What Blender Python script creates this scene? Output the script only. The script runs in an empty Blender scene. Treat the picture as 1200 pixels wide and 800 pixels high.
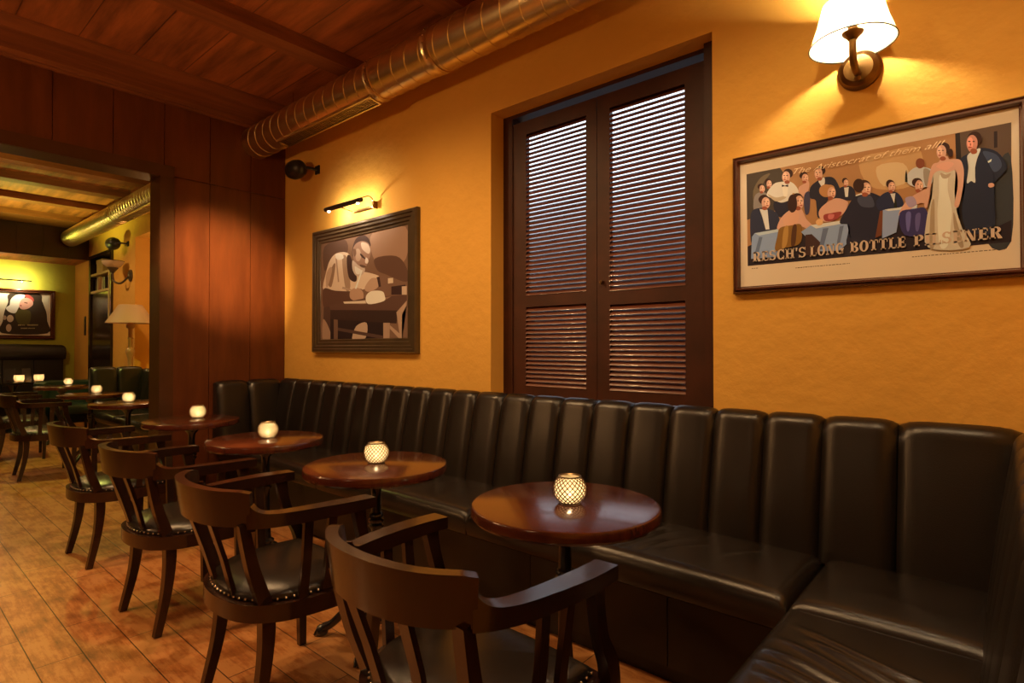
import bpy, bmesh, math, random
from mathutils import Vector, Matrix
random.seed(7)
S = bpy.context.scene
C = S.collection
PI = math.pi

# ------------------------------------------------------------------ camera
cam_d = bpy.data.cameras.new('camera')
cam = bpy.data.objects.new('camera', cam_d); C.objects.link(cam)
cam.location = (0, 0, 1.24)
cam.rotation_euler = (math.radians(90.686), 0, math.radians(40.965))
cam_d.sensor_width = 36; cam_d.lens = 668 / 1200 * 36
cam_d.clip_start = 0.02; cam_d.clip_end = 100
S.camera = cam

# ------------------------------------------------------------------ exposure, world
S.view_settings.view_transform = 'Standard'
S.view_settings.look = 'None'
S.view_settings.exposure = 0.0
S.view_settings.gamma = 1.0
S.view_settings.use_curve_mapping = False
try:
    S.cycles.sample_clamp_indirect = 4.0
    S.cycles.max_bounces = 8
    S.cycles.use_denoising = True
except Exception: pass
W = bpy.data.worlds.new('daylight'); S.world = W; W.use_nodes = True
bg = W.node_tree.nodes['Background']
# sky bright above the opposite roofs, dull street below
_n, _l = W.node_tree.nodes, W.node_tree.links
_tc = _n.new('ShaderNodeTexCoord'); _sx = _n.new('ShaderNodeSeparateXYZ'); _r = _n.new('ShaderNodeValToRGB')
_l.new(_tc.outputs['Generated'], _sx.inputs[0]); _l.new(_sx.outputs['Z'], _r.inputs[0]); _l.new(_r.outputs[0], bg.inputs[0])
_r.color_ramp.elements[0].position = .16; _r.color_ramp.elements[0].color = (.10,.11,.13,1)
_r.color_ramp.elements[1].position = .31; _r.color_ramp.elements[1].color = (.80,.90,1,1)
for _p, _c in ((.46,(.80,.90,1,1)), (.56,(.12,.13,.15,1))):
    _e = _r.color_ramp.elements.new(_p); _e.color = _c
bg.inputs[1].default_value = 2.4

# ------------------------------------------------------------------ room lights (ceiling spots and lamps out of the frame, plus added fill)
def lamp(name, kind, loc, power, col, size=0.05, aim=None, angle=None, blend=0.5, sx=None, sy=None):
    d = bpy.data.lights.new(name, kind); d.energy = power; d.color = col
    if kind == 'AREA':
        d.shape = 'RECTANGLE'; d.size = sx; d.size_y = sy
    else: d.shadow_soft_size = size
    if kind == 'SPOT': d.spot_size = math.radians(angle); d.spot_blend = blend
    o = bpy.data.objects.new(name, d); C.objects.link(o); o.location = loc
    if aim is not None:
        o.rotation_euler = (Vector(aim) - Vector(loc)).to_track_quat('-Z', 'Y').to_euler()
    return o
WARM = (1.0, 0.60, 0.27); WARM2 = (1.0, 0.68, 0.36); AMB = (1.0, 0.50, 0.18); LIME = (0.86, 0.85, 0.16)
lamp('ceiling_spot_light', 'SPOT', (-3.7, 0.75, 3.15), 80, WARM, 0.03, (-3.4, 1.0, 0), 140, 0.6)
lamp('ceiling_spot_light', 'SPOT', (-2.9, 1.1, 3.15), 70, WARM, 0.03, (-2.9, 1.25, 0), 150, 0.6)
lamp('ceiling_spot_light', 'SPOT', (-1.35, 1.0, 3.15), 75, WARM, 0.03, (-1.3, 1.1, 0), 150, 0.6)
lamp('ceiling_spot_light', 'SPOT', (-0.25, 1.3, 3.15), 45, WARM2, 0.04, (-0.3, 1.6, 0), 140, 0.6)
lamp('ceiling_spot_light', 'SPOT', (-3.2, -0.2, 3.15), 95, AMB, 0.03, (-2.8, 0.2, 0), 75, 0.7)
lamp('panel_spot_light', 'SPOT', (-2.6, 0.2, 2.9), 1500, WARM, 0.04, (-4.94, 2.01, 1.90), 20, 1.0)
lamp('ceiling_fill_light', 'SPOT', (-3.0, -1.2, 2.1), 75, AMB, 0.05, (-3.6, 0.9, 3.285), 110, 0.8)  # added to brighten the ceiling, no fixture behind it
lamp('left_wall_lamp_light', 'SPOT', (-4.75, -1.6, 2.3), 95, AMB, 0.03, (-2.3, 0.8, 0), 80, 0.8)
lamp('opposite_fill_light', 'POINT', (-3.9, -2.3, 2.3), 8, WARM, 0.12)  # fill added behind the camera, not an actual sconce
lamp('opposite_fill_light', 'POINT', (-1.3, -2.3, 2.3), 10, WARM, 0.12)  # second added fill on that side, no fitting there
lamp('far_room_light', 'SPOT', (-7.0, 1.0, 3.15), 150, LIME, 0.04, (-7.0, 1.2, 0), 130, 0.6)
lamp('far_room_light', 'SPOT', (-9.3, 0.9, 3.15), 80, WARM, 0.05, (-9.3, 1.4, 0), 150, 0.6)
lamp('far_room_fill_light', 'SPOT', (-10.2, 1.3, 2.1), 130, (0.92,0.95,0.14), 0.05, (-10.1, 1.6, 3.3), 120, 0.8)  # added to make the far ceiling and duct glow, no fixture
lamp('far_room_fill_light', 'SPOT', (-7.0, 0.6, 2.0), 50, (0.95,0.86,0.2), 0.05, (-7.2, 1.4, 3.3), 120, 0.8)  # another added light that lifts the far ceiling
lamp('niche_light', 'POINT', (-8.2, 2.6, 2.2), 9, WARM, 0.06)
lamp('alcove_light', 'POINT', (-11.9, 1.4, 2.5), 5, WARM, 0.08)

# ------------------------------------------------------------------ materials
def mat(name, base=(.5,.5,.5), rough=.5, metal=0, spec=.5, coat=0, **k):
    m = bpy.data.materials.new(name); m.use_nodes = True
    b = m.node_tree.nodes['Principled BSDF']
    b.inputs['Base Color'].default_value = (*base, 1); b.inputs['Roughness'].default_value = rough
    b.inputs['Metallic'].default_value = metal; b.inputs['Specular IOR Level'].default_value = spec
    b.inputs['Coat Weight'].default_value = coat; b.inputs['Coat Roughness'].default_value = .12
    return m
def nodes(m): return m.node_tree.nodes, m.node_tree.links, m.node_tree.nodes['Principled BSDF']
def N(m, t, **k):
    n = m.node_tree.nodes.new(t)
    for a, v in k.items():
        if a in n.inputs.keys(): n.inputs[a].default_value = v
        else: setattr(n, a, v)
    return n
def ramp(m, stops):
    r = m.node_tree.nodes.new('ShaderNodeValToRGB')
    while len(r.color_ramp.elements) < len(stops): r.color_ramp.elements.new(.5)
    for e, (p, c) in zip(r.color_ramp.elements, stops): e.position = p; e.color = (*c, 1)
    return r
def coords(m, scale=(1,1,1), obj=True, rot=(0,0,0)):
    tc = N(m, 'ShaderNodeTexCoord'); mp = N(m, 'ShaderNodeMapping')
    mp.inputs['Scale'].default_value = scale; mp.inputs['Rotation'].default_value = rot
    m.node_tree.links.new(tc.outputs['Object'], mp.inputs['Vector']); return mp
def bump(m, src, strength, dist=.01):
    nd, lk, b = nodes(m); bp = N(m, 'ShaderNodeBump'); bp.inputs['Strength'].default_value = strength
    bp.inputs['Distance'].default_value = dist
    lk.new(src, bp.inputs['Height']); lk.new(bp.outputs['Normal'], b.inputs['Normal'])
def noisy(name, c1, c2, scale, rough=.5, bumpk=0, bscale=60, stretch=(1,1,1), bdist=.01, detail=6, **k):
    m = mat(name, c1, rough, **k); nd, lk, b = nodes(m)
    mp = coords(m, stretch); n = N(m, 'ShaderNodeTexNoise', Scale=scale, Detail=detail, Roughness=.6)
    lk.new(mp.outputs[0], n.inputs['Vector']); r = ramp(m, [(.3, c1), (.7, c2)])
    lk.new(n.outputs[0], r.inputs[0]); lk.new(r.outputs[0], b.inputs['Base Color'])
    if bumpk:
        n2 = N(m, 'ShaderNodeTexNoise', Scale=bscale, Detail=4); lk.new(mp.outputs[0], n2.inputs['Vector'])
        bump(m, n2.outputs[0], bumpk, bdist)
    return m
M = {}
M['plaster'] = noisy('ochre plaster', (.72,.405,.080), (.80,.46,.098), 1.3, .85, .35, 14, bdist=.02, spec=.2)
M['green'] = noisy('green plaster', (.40,.41,.05), (.46,.46,.06), 1.3, .8, .3, 14, bdist=.02, spec=.2)
M['reveal'] = noisy('pale ochre plaster', (.78,.50,.20), (.83,.55,.24), 2, .8, .3, 20, spec=.2)
M['panel'] = noisy('mahogany panel', (.085,.022,.006), (.15,.042,.011), 1.5, .34, .05, 40, (1,6,1), spec=.5)
M['casing'] = noisy('dark mahogany trim', (.055,.022,.007), (.09,.032,.010), 3, .36, .05, 40, spec=.5)
M['ceil'] = noisy('stained ceiling board', (.15,.050,.017), (.52,.175,.060), 2.2, .55, .3, 30, (.6,5,1), detail=10)
M['beam'] = noisy('stained beam', (.17,.055,.018), (.32,.11,.038), 2.5, .5, .3, 40, (6,.6,6), detail=8)
M['chairwood'] = noisy('walnut chair wood', (.013,.005,.003), (.032,.0105,.0052), 7, .26, .05, 90, (1,1,.25), coat=.35)
M['shutter'] = noisy('shutter wood', (.038,.011,.005), (.065,.018,.008), 6, .45, .05, 90, spec=.35)
M['slat'] = noisy('shutter slat wood', (.10,.030,.016), (.16,.048,.024), 6, .34, .05, 90, (.2,1,1), coat=.3)
M['tabletop'] = noisy('mahogany tabletop', (.045,.010,.006), (.11,.024,.010), 5, .22, .10, 60, (.35,5,1), coat=.6, bdist=.002)
M['leather'] = noisy('dark brown leather', (.010,.0072,.0058), (.015,.011,.0088), 3, .32, .25, 220, bdist=.002, spec=.6)
M['seatleather'] = noisy('black leather', (.013,.0098,.0085), (.020,.0152,.013), 3, .27, .3, 260, bdist=.002, spec=.6)
M['greenleather'] = noisy('dark green leather', (.018,.045,.030), (.025,.06,.04), 3, .4, .2, 220, bdist=.002)
M['iron'] = mat('black cast iron', (.012,.012,.013), .2, 0, .6, .5)
M['black'] = mat('black plastic', (.012,.011,.011), .4)
M['brass'] = mat('aged brass', (.24,.14,.05), .3, 1)
M['chrome'] = mat('steel', (.62,.55,.45), .2, 1)
M['duct'] = noisy('galvanised duct steel', (.74,.60,.34), (.90,.74,.44), 9, .30, .1, 30, metal=1)
M['frame'] = noisy('mahogany picture frame', (.06,.018,.010), (.10,.03,.014), 8, .25, .04, 80, coat=.5)
M['darkframe'] = noisy('bronzed black picture frame', (.05,.036,.022), (.08,.055,.03), 8, .28, .04, 80, coat=.5)
M['mat'] = mat('cream mount board', (.80,.74,.62), .6)
M['bookshelf'] = noisy('black lacquered wood', (.014,.009,.006), (.022,.013,.008), 4, .18, .03, 60, coat=.5)
M['shelfwood'] = mat('pale shelf wood', (.62,.5,.2), .5)
M['wax'] = mat('white wax', (.85,.8,.7), .5)
M['beadwood'] = noisy('turned lamp wood', (.42,.22,.10), (.5,.28,.13), 6, .35, .04, 60)
M['pap'] = mat('printed card', (.03,.028,.026), .3)

m = mat('glass', (1,1,1), .03); nodes(m)[2].inputs['Transmission Weight'].default_value = 1; M['glass'] = m

# plank floor: rows 0.155 m wide running along the room
m = mat('timber effect floor', (.4,.16,.05), .38, coat=.2); nd, lk, b = nodes(m); M['floor'] = m
mp = coords(m)
br = N(m, 'ShaderNodeTexBrick', offset=.34, offset_frequency=2, squash=1.0)
for k_, v in (('Scale', 1), ('Brick Width', .95), ('Row Height', .155), ('Mortar Size', .0022), ('Mortar Smooth', .4), ('Bias', 0)): br.inputs[k_].default_value = v
br.inputs['Color1'].default_value = (.36,.36,.36,1); br.inputs['Color2'].default_value = (.64,.64,.64,1); br.inputs['Mortar'].default_value = (0,0,0,1)
lk.new(mp.outputs[0], br.inputs['Vector'])
mp2 = coords(m, (3.2, 38, 1)); g = N(m, 'ShaderNodeTexNoise', Scale=1.6, Detail=10, Roughness=.75, Distortion=.4); lk.new(mp2.outputs[0], g.inputs['Vector'])
mp3 = coords(m, (1.5, 2.6, 1)); g2 = N(m, 'ShaderNodeTexNoise', Scale=3.5, Detail=8, Roughness=.72); lk.new(mp3.outputs[0], g2.inputs['Vector'])
mx = N(m, 'ShaderNodeMath', operation='MULTIPLY_ADD'); lk.new(g.outputs[0], mx.inputs[0]); mx.inputs[1].default_value = .62; lk.new(g2.outputs[0], mx.inputs[2])
mx2 = N(m, 'ShaderNodeMath', operation='MULTIPLY_ADD'); lk.new(br.outputs['Color'], mx2.inputs[0]); mx2.inputs[1].default_value = .28; lk.new(mx.outputs[0], mx2.inputs[2])
r = ramp(m, [(.57,(.035,.018,.010)), (.68,(.13,.055,.020)), (.78,(.29,.105,.030)), (.92,(.44,.17,.048)), (1.0,(.55,.26,.09))])
lk.new(mx2.outputs[0], r.inputs[0])
mixc = N(m, 'ShaderNodeMix', data_type='RGBA'); lk.new(br.outputs['Fac'], mixc.inputs['Factor'])
lk.new(r.outputs[0], mixc.inputs['A']); mixc.inputs['B'].default_value = (.035,.016,.007,1)
lk.new(mixc.outputs['Result'], b.inputs['Base Color'])
inv = N(m, 'ShaderNodeMath', operation='SUBTRACT'); inv.inputs[0].default_value = 1; lk.new(br.outputs['Fac'], inv.inputs[1])
ad = N(m, 'ShaderNodeMath', operation='MULTIPLY_ADD'); lk.new(mx.outputs[0], ad.inputs[0]); ad.inputs[1].default_value = .5; lk.new(inv.outputs[0], ad.inputs[2])
bump(m, ad.outputs[0], .35, .004)

# printed art: colours stored per face
m = mat('art print', (.5,.5,.5), .5, spec=.25, coat=.04); nd, lk, b = nodes(m); M['print'] = m
at = N(m, 'ShaderNodeVertexColor', layer_name='ink'); lk.new(at.outputs['Color'], b.inputs['Base Color'])

def emis(name, col, s):
    m = mat(name, col, .5); b = nodes(m)[2]; b.inputs['Emission Color'].default_value = (*col, 1); b.inputs['Emission Strength'].default_value = s; return m
M['flame'] = emis('candle flame', (1,.72,.35), 30)
M['bulb'] = emis('lamp bulb', (1,.80,.5), 25)
def translucent(name, col, mixv=.75, rough=.6):
    m = mat(name, col, rough); nd, lk, b = nodes(m); t = N(m, 'ShaderNodeBsdfTranslucent'); t.inputs[0].default_value = (*col, 1)
    x = N(m, 'ShaderNodeMixShader'); x.inputs[0].default_value = mixv
    lk.new(b.outputs[0], x.inputs[1]); lk.new(t.outputs[0], x.inputs[2]); lk.new(x.outputs[0], nd['Material Output'].inputs[0]); return m
M['shade'] = translucent('cream lamp shade fabric', (.95,.88,.62), .6)
M['beigeshade'] = translucent('beige lamp shade fabric', (.50,.34,.22), .2)
M['amberglass'] = translucent('frosted candle glass', (1.0,.86,.62), .8, .2)
nd, lk, b = nodes(M['amberglass']); _o = nd['Material Output']; _s = _o.inputs[0].links[0].from_socket
_t = N(M['amberglass'], 'ShaderNodeBsdfTransparent'); _x = N(M['amberglass'], 'ShaderNodeMixShader'); _x.inputs[0].default_value = .28
lk.new(_s, _x.inputs[1]); lk.new(_t.outputs[0], _x.inputs[2]); lk.new(_x.outputs[0], _o.inputs[0])
M['lattice'] = mat('dark pierced brass', (.10,.055,.02), .35, .8)
M['bowlglass'] = translucent('frosted bowl glass', (.8,.66,.5), .35, .3)

# ------------------------------------------------------------------ mesh helpers
def obj(name, bm, m, parent=None, smooth=40, loc=None, bevel=0, bseg=2):
    if bevel:
        es = [e for e in bm.edges if len(e.link_faces) == 2 and e.calc_face_angle(0) > math.radians(50)]
        if es: bmesh.ops.bevel(bm, geom=es, offset=bevel, segments=bseg, profile=.5, affect='EDGES', clamp_overlap=True)
    bmesh.ops.recalc_face_normals(bm, faces=bm.faces)
    me = bpy.data.meshes.new(name); bm.to_mesh(me); bm.free()
    for k_ in (m if isinstance(m, (list, tuple)) else [m]): me.materials.append(M[k_])
    if smooth is not None:
        me.shade_smooth()
        try: me.set_sharp_from_angle(angle=math.radians(smooth))
        except Exception: pass
    o = bpy.data.objects.new(name, me); C.objects.link(o)
    if parent is not None: o.parent = parent
    if loc is not None: o.location = loc
    return o
def tag(o, label, cat, group=None):
    o['label'] = label; o['category'] = cat
    if group: o['group'] = group
    return o
def thing(name, label, cat, loc=(0,0,0), rz=0, group=None):
    o = bpy.data.objects.new(name, None); C.objects.link(o); o.location = loc; o.rotation_euler = (0,0,rz)
    o.empty_display_size = .1
    return tag(o, label, cat, group)
def struct(name, bm, m, parent=None, **k):
    o = obj(name, bm, m, parent, **k)
    if parent is None: o['kind'] = 'structure'
    return o
def nb(): return bmesh.new()
def box(bm, x0, x1, y0, y1, z0, z1, mi=0):
    vs = [bm.verts.new((x, y, z)) for z in (z0, z1) for x, y in ((x0,y0),(x1,y0),(x1,y1),(x0,y1))]
    for q in ((3,2,1,0),(4,5,6,7),(0,1,5,4),(1,2,6,5),(2,3,7,6),(3,0,4,7)):
        f = bm.faces.new([vs[i] for i in q]); f.material_index = mi
    return vs
def loft(bm, rings, caps=True, closed=False):
    R = [[bm.verts.new(p) for p in r] for r in rings]; n = len(R[0])
    prs = list(zip(R, R[1:])) + ([(R[-1], R[0])] if closed else [])
    for a, b in prs:
        for i in range(n): bm.faces.new((a[i], a[(i+1)%n], b[(i+1)%n], b[i]))
    if caps and not closed: bm.faces.new(R[0][::-1]); bm.faces.new(R[-1])
    return R
def lathe(bm, prof, n=32, c=(0,0,0), axis='Z'):
    rings = []
    for r, z in prof:
        ring = []
        for i in range(n):
            t = 2*PI*i/n; a, b_ = max(r,1e-5)*math.cos(t), max(r,1e-5)*math.sin(t)
            p = (a, b_, z) if axis == 'Z' else ((z, a, b_) if axis == 'X' else (a, z, b_))
            ring.append((p[0]+c[0], p[1]+c[1], p[2]+c[2]))
        rings.append(ring)
    loft(bm, rings)
def spline(pts, n=8):
    out = []; P = [Vector(p) for p in pts]
    for i in range(len(P)-1):
        p0 = P[max(i-1,0)]; p1 = P[i]; p2 = P[i+1]; p3 = P[min(i+2,len(P)-1)]
        for k in range(n):
            t = k/n
            out.append(.5*((2*p1)+(p2-p0)*t+(2*p0-5*p1+4*p2-p3)*t*t+(3*p1-p0-3*p2+p3)*t**3))
    out.append(P[-1]); return out
def tube(bm, pts, r, n=8):
    P = [Vector(p) for p in pts]; rings = []
    up = None
    for i, p in enumerate(P):
        d = (P[min(i+1,len(P)-1)]-P[max(i-1,0)]).normalized()
        if up is None: up = d.orthogonal().normalized()
        up = (up - d*up.dot(d)).normalized(); s = d.cross(up)
        rr = r[i] if isinstance(r, (list, tuple)) else r
        rings.append([p+(up*math.cos(2*PI*k/n)+s*math.sin(2*PI*k/n))*rr for k in range(n)])
    loft(bm, rings)
def limb(bm, pts, ws, hs, side=Vector((1,0,0))):
    # rectangular section swept along pts; ws: width along `side`, hs: thickness across
    P = [Vector(p) for p in pts]; rings = []
    for i, p in enumerate(P):
        d = (P[min(i+1,len(P)-1)]-P[max(i-1,0)]).normalized()
        s = (side - d*side.dot(d)).normalized(); t = d.cross(s)
        w = ws[i]/2; h = hs[i]/2
        rings.append([p+s*w+t*h, p-s*w+t*h, p-s*w-t*h, p+s*w-t*h])
    loft(bm, rings)
def lerp_list(a, n): # piecewise-linear resample of a list of values
    return [a[min(int(i*(len(a)-1)/(n-1)), len(a)-2)]*(1-((i*(len(a)-1)/(n-1))-min(int(i*(len(a)-1)/(n-1)), len(a)-2))) + a[min(int(i*(len(a)-1)/(n-1)), len(a)-2)+1]*((i*(len(a)-1)/(n-1))-min(int(i*(len(a)-1)/(n-1)), len(a)-2)) for i in range(n)]
def copy_tree(o, parent=None):
    c = o.copy(); C.objects.link(c); c.parent = parent
    for ch in [x for x in bpy.data.objects if x.parent == o and x is not c]: copy_tree(ch, c)
    return c
POSTER_ART=[(0,(462,276,141),[-430,217,437,218,434,-183,-427,-183]),
(1,(633,446,251),[-4,189,91,200,180,193,193,93,135,51,28,80]),
(1,(759,648,442),[52,149,135,145,150,75,74,71]),
(0,(75,68,61),[-430,217,-293,217,-238,120,-323,33,-429,18]),
(1,(177,152,119),[-397,66,-402,140,-371,191,-332,201,-362,163,-382,105]),
(0,(120,92,79),[290,217,437,218,434,-183,302,-184]),
(0,(25,18,25),[288,217,301,217,315,-168,295,-166]),
(0,(30,25,36),[392,198,401,198,401,142,392,142]),
(1,(45,60,85),[401,84,435,101,434,-181,373,-180,381,-3]),
(0,(24,21,36),[-427,-98,-333,-68,-193,-66,-38,-40,74,-11,134,-83,220,-104,315,-168,435,-110,434,-183,-427,-183]),
(1,(287,291,320),[-401,60,-397,113,-377,128,-347,117,-348,63,-377,49]),
(1,(43,18,19),[-356,149,-359,142,-366,138,-374,140,-381,146,-384,154,-381,162,-374,165,-366,164,-359,158]),
(1,(730,485,433),[-354,139,-356,130,-362,125,-368,126,-374,133,-376,143,-374,153,-368,158,-361,156,-356,149]),
(1,(941,697,609),[-356,141,-357,135,-360,131,-363,132,-366,137,-367,143,-366,149,-363,152,-359,152,-357,147]),
(1,(354,114,72),[-361,126,-362,123,-366,122,-370,122,-373,125,-375,128,-373,131,-370,133,-366,132,-362,129]),
(0,(43,18,19),[-357,144,-358,143,-361,144,-362,145,-361,146,-358,145]),
(0,(43,18,19),[-365,145,-366,145,-369,145,-371,146,-369,147,-366,147]),
(1,(430,87,66),[-358,133,-359,132,-363,133,-364,134,-363,135,-359,134]),
(0,(354,114,72),[-360,139,-361,136,-362,137,-363,139,-362,142,-361,141]),
(1,(43,18,19),[-328,165,-331,157,-337,154,-346,155,-352,162,-355,170,-352,177,-346,181,-337,179,-331,173]),
(1,(730,485,433),[-326,155,-328,146,-333,141,-340,142,-345,149,-347,159,-345,168,-340,173,-333,172,-328,165]),
(1,(941,697,609),[-327,156,-329,150,-331,147,-335,148,-338,152,-339,158,-338,165,-335,168,-331,167,-328,163]),
(1,(354,114,72),[-333,141,-334,139,-338,137,-342,138,-345,141,-346,144,-345,147,-342,148,-337,147,-334,145]),
(0,(43,18,19),[-329,159,-330,158,-333,159,-334,160,-333,161,-330,161]),
(0,(43,18,19),[-337,161,-338,160,-341,160,-342,162,-341,163,-338,162]),
(1,(430,87,66),[-329,148,-331,148,-334,148,-336,150,-334,151,-331,150]),
(0,(354,114,72),[-332,154,-333,152,-334,152,-335,155,-334,157,-333,157]),
(1,(22,28,61),[-318,76,-245,87,-253,19,-299,12]),
(1,(789,848,885),[-347,115,-320,152,-290,157,-252,150,-229,124,-220,94,-245,101,-249,79,-282,69,-304,77,-326,94]),
(1,(575,534,442),[-343,116,-310,95,-277,95,-271,86,-304,77,-326,92]),
(1,(900,950,950),[-283,137,-265,134,-265,96,-279,96]),
(1,(43,18,19),[-243,182,-246,172,-256,167,-268,169,-277,178,-281,190,-277,201,-268,206,-256,204,-246,195]),
(1,(730,485,433),[-254,171,-257,157,-264,150,-274,152,-282,162,-285,177,-281,190,-274,197,-264,195,-256,185]),
(1,(941,697,609),[-266,175,-267,166,-272,161,-277,162,-281,169,-282,178,-281,187,-276,192,-271,191,-267,184]),
(1,(354,114,72),[-255,149,-257,145,-262,143,-268,144,-273,148,-275,153,-273,157,-268,159,-262,158,-257,154]),
(0,(43,18,19),[-272,180,-274,179,-278,180,-280,182,-278,183,-274,182]),
(0,(43,18,19),[-261,178,-263,177,-267,177,-269,179,-267,181,-263,180]),
(1,(430,87,66),[-270,163,-272,162,-277,163,-279,165,-277,167,-272,166]),
(0,(354,114,72),[-272,172,-272,168,-274,169,-275,172,-274,176,-272,175]),
(0,(22,28,61),[-286,145,-274,138,-261,141,-261,130,-274,136,-286,135]),
(1,(730,485,433),[-221,120,-200,133,-192,146,-182,135,-183,110,-196,80,-217,88]),
(1,(43,18,19),[-186,163,-189,155,-197,151,-207,153,-215,160,-218,169,-214,177,-207,181,-197,179,-189,172]),
(1,(730,485,433),[-184,152,-186,142,-192,137,-200,138,-206,146,-209,157,-206,167,-200,172,-192,170,-186,163]),
(1,(941,697,609),[-186,154,-187,147,-190,144,-194,144,-197,149,-199,156,-197,163,-194,166,-190,166,-187,161]),
(1,(354,114,72),[-192,138,-193,134,-197,133,-202,134,-206,137,-207,141,-206,144,-202,145,-197,144,-193,141]),
(0,(43,18,19),[-187,157,-189,156,-192,157,-193,158,-192,159,-189,158]),
(0,(43,18,19),[-196,159,-198,158,-201,158,-203,160,-201,161,-198,160]),
(1,(430,87,66),[-188,145,-190,144,-194,145,-196,147,-194,148,-190,147]),
(0,(354,114,72),[-191,151,-192,149,-193,149,-194,152,-193,155,-192,154]),
(1,(58,68,170),[-200,85,-179,92,-182,14,-198,11]),
(1,(22,28,61),[-178,112,-151,135,-126,144,-92,134,-70,83,-68,42,-112,53,-132,-5,-152,-11,-157,55,-178,70]),
(1,(759,848,950),[-147,134,-127,143,-125,119,-134,106,-141,118]),
(1,(43,18,19),[-122,170,-126,160,-135,155,-146,157,-155,166,-158,178,-155,188,-146,193,-135,190,-126,182]),
(1,(730,485,433),[-133,159,-135,146,-143,140,-152,141,-159,151,-162,165,-159,178,-151,184,-142,183,-135,173]),
(1,(941,697,609),[-144,163,-146,155,-149,150,-154,151,-158,157,-159,166,-158,175,-154,179,-149,178,-146,172]),
(1,(354,114,72),[-134,139,-136,135,-140,133,-146,134,-151,138,-152,143,-151,147,-146,148,-140,147,-136,144]),
(0,(43,18,19),[-150,168,-152,167,-156,168,-158,170,-156,171,-152,170]),
(0,(43,18,19),[-139,166,-141,165,-145,165,-147,167,-145,168,-141,168]),
(1,(430,87,66),[-148,152,-150,151,-154,152,-157,154,-154,155,-150,154]),
(0,(354,114,72),[-149,160,-150,157,-152,157,-153,161,-152,164,-150,164]),
(1,(22,28,61),[-74,87,-53,95,-32,89,-19,64,-25,35,-73,49]),
(0,(759,848,950),[-57,89,-41,89,-44,51,-53,52]),
(1,(43,18,19),[-43,113,-45,107,-51,104,-57,105,-62,110,-64,117,-62,124,-57,127,-51,126,-45,120]),
(1,(730,485,433),[-42,105,-43,97,-47,93,-53,94,-57,99,-58,108,-57,116,-52,120,-47,119,-43,113]),
(1,(941,697,609),[-43,106,-44,101,-46,98,-49,99,-51,102,-52,108,-51,113,-49,116,-46,115,-44,112]),
(1,(354,114,72),[-47,93,-48,91,-51,90,-54,90,-57,92,-58,95,-57,98,-54,99,-51,98,-48,96]),
(0,(43,18,19),[-44,109,-45,108,-47,108,-48,109,-47,110,-45,110]),
(0,(43,18,19),[-50,110,-51,109,-53,110,-54,111,-53,111,-51,111]),
(1,(430,87,66),[-44,99,-46,99,-48,99,-50,100,-48,101,-46,101]),
(0,(354,114,72),[-47,104,-47,102,-48,102,-49,105,-48,107,-47,106]),
(1,(32,42,100),[-412,41,-377,61,-338,51,-302,21,-302,-37,-395,-56,-412,-82]),
(0,(759,848,950),[-376,57,-343,48,-336,-36,-351,-35,-364,22]),
(1,(43,18,19),[-337,91,-341,79,-351,74,-365,76,-375,85,-380,98,-375,109,-364,115,-351,113,-341,103]),
(1,(730,485,433),[-333,75,-336,61,-345,54,-355,55,-364,66,-367,81,-364,95,-355,103,-345,101,-336,91]),
(1,(941,697,609),[-336,78,-337,69,-342,63,-347,64,-352,71,-353,81,-352,90,-347,95,-342,94,-337,88]),
(1,(354,114,72),[-344,55,-346,50,-352,48,-358,49,-364,53,-366,58,-364,63,-358,65,-352,64,-346,60]),
(0,(43,18,19),[-338,82,-340,81,-344,82,-346,84,-344,85,-340,84]),
(0,(43,18,19),[-350,84,-353,83,-357,84,-359,86,-357,87,-353,86]),
(1,(430,87,66),[-339,66,-341,64,-347,65,-349,67,-347,69,-341,68]),
(0,(354,114,72),[-343,74,-344,71,-346,71,-347,75,-346,79,-344,78]),
(0,(287,446,846),[-412,-154,-408,-59,-396,-44,-305,-40,-293,-50,-300,-102,-310,-156]),
(0,(514,714,950),[-396,-45,-305,-40,-293,-51,-378,-57]),
(0,(147,230,469),[-378,-63,-364,-65,-384,-148,-401,-150]),
(1,(730,485,433),[-305,-40,-296,-6,-272,22,-240,37,-211,30,-193,-13,-168,-47,-180,-61,-214,-41,-277,-38]),
(1,(782,499,398),[-280,0,-245,24,-221,20,-229,-25,-272,-30]),
(1,(43,18,19),[-205,72,-209,60,-220,54,-233,56,-243,66,-247,80,-243,92,-233,98,-220,96,-209,86]),
(1,(730,485,433),[-202,56,-205,40,-213,32,-224,34,-232,45,-235,62,-232,77,-224,86,-213,84,-205,72]),
(1,(941,697,609),[-204,58,-206,48,-210,43,-216,43,-220,51,-222,61,-220,72,-216,77,-210,76,-206,69]),
(1,(354,114,72),[-213,33,-215,28,-220,26,-227,27,-232,31,-234,37,-232,41,-226,44,-220,43,-215,39]),
(0,(43,18,19),[-206,63,-208,62,-213,62,-215,65,-213,66,-208,65]),
(0,(43,18,19),[-219,65,-221,64,-225,65,-227,67,-225,68,-221,67]),
(1,(430,87,66),[-207,45,-210,43,-215,44,-218,47,-215,48,-210,48]),
(0,(354,114,72),[-212,55,-213,51,-215,51,-216,55,-215,59,-213,59]),
(1,(43,18,19),[-227,55,-230,34,-239,22,-251,23,-260,39,-263,61,-259,83,-250,95,-239,93,-230,78]),
(1,(270,152,41),[-293,-36,-251,-32,-216,-31,-208,-62,-219,-112,-273,-122,-313,-129,-305,-72]),
(1,(485,317,100),[-278,-41,-261,-37,-267,-106,-286,-121]),
(1,(96,42,22),[-245,-39,-229,-36,-235,-110,-251,-113]),
(0,(287,446,846),[-213,-64,-178,-43,-73,-42,-22,-61,-43,-127,-74,-156,-143,-151,-183,-99]),
(0,(133,205,433),[-132,-61,-112,-61,-133,-144,-148,-142]),
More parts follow.
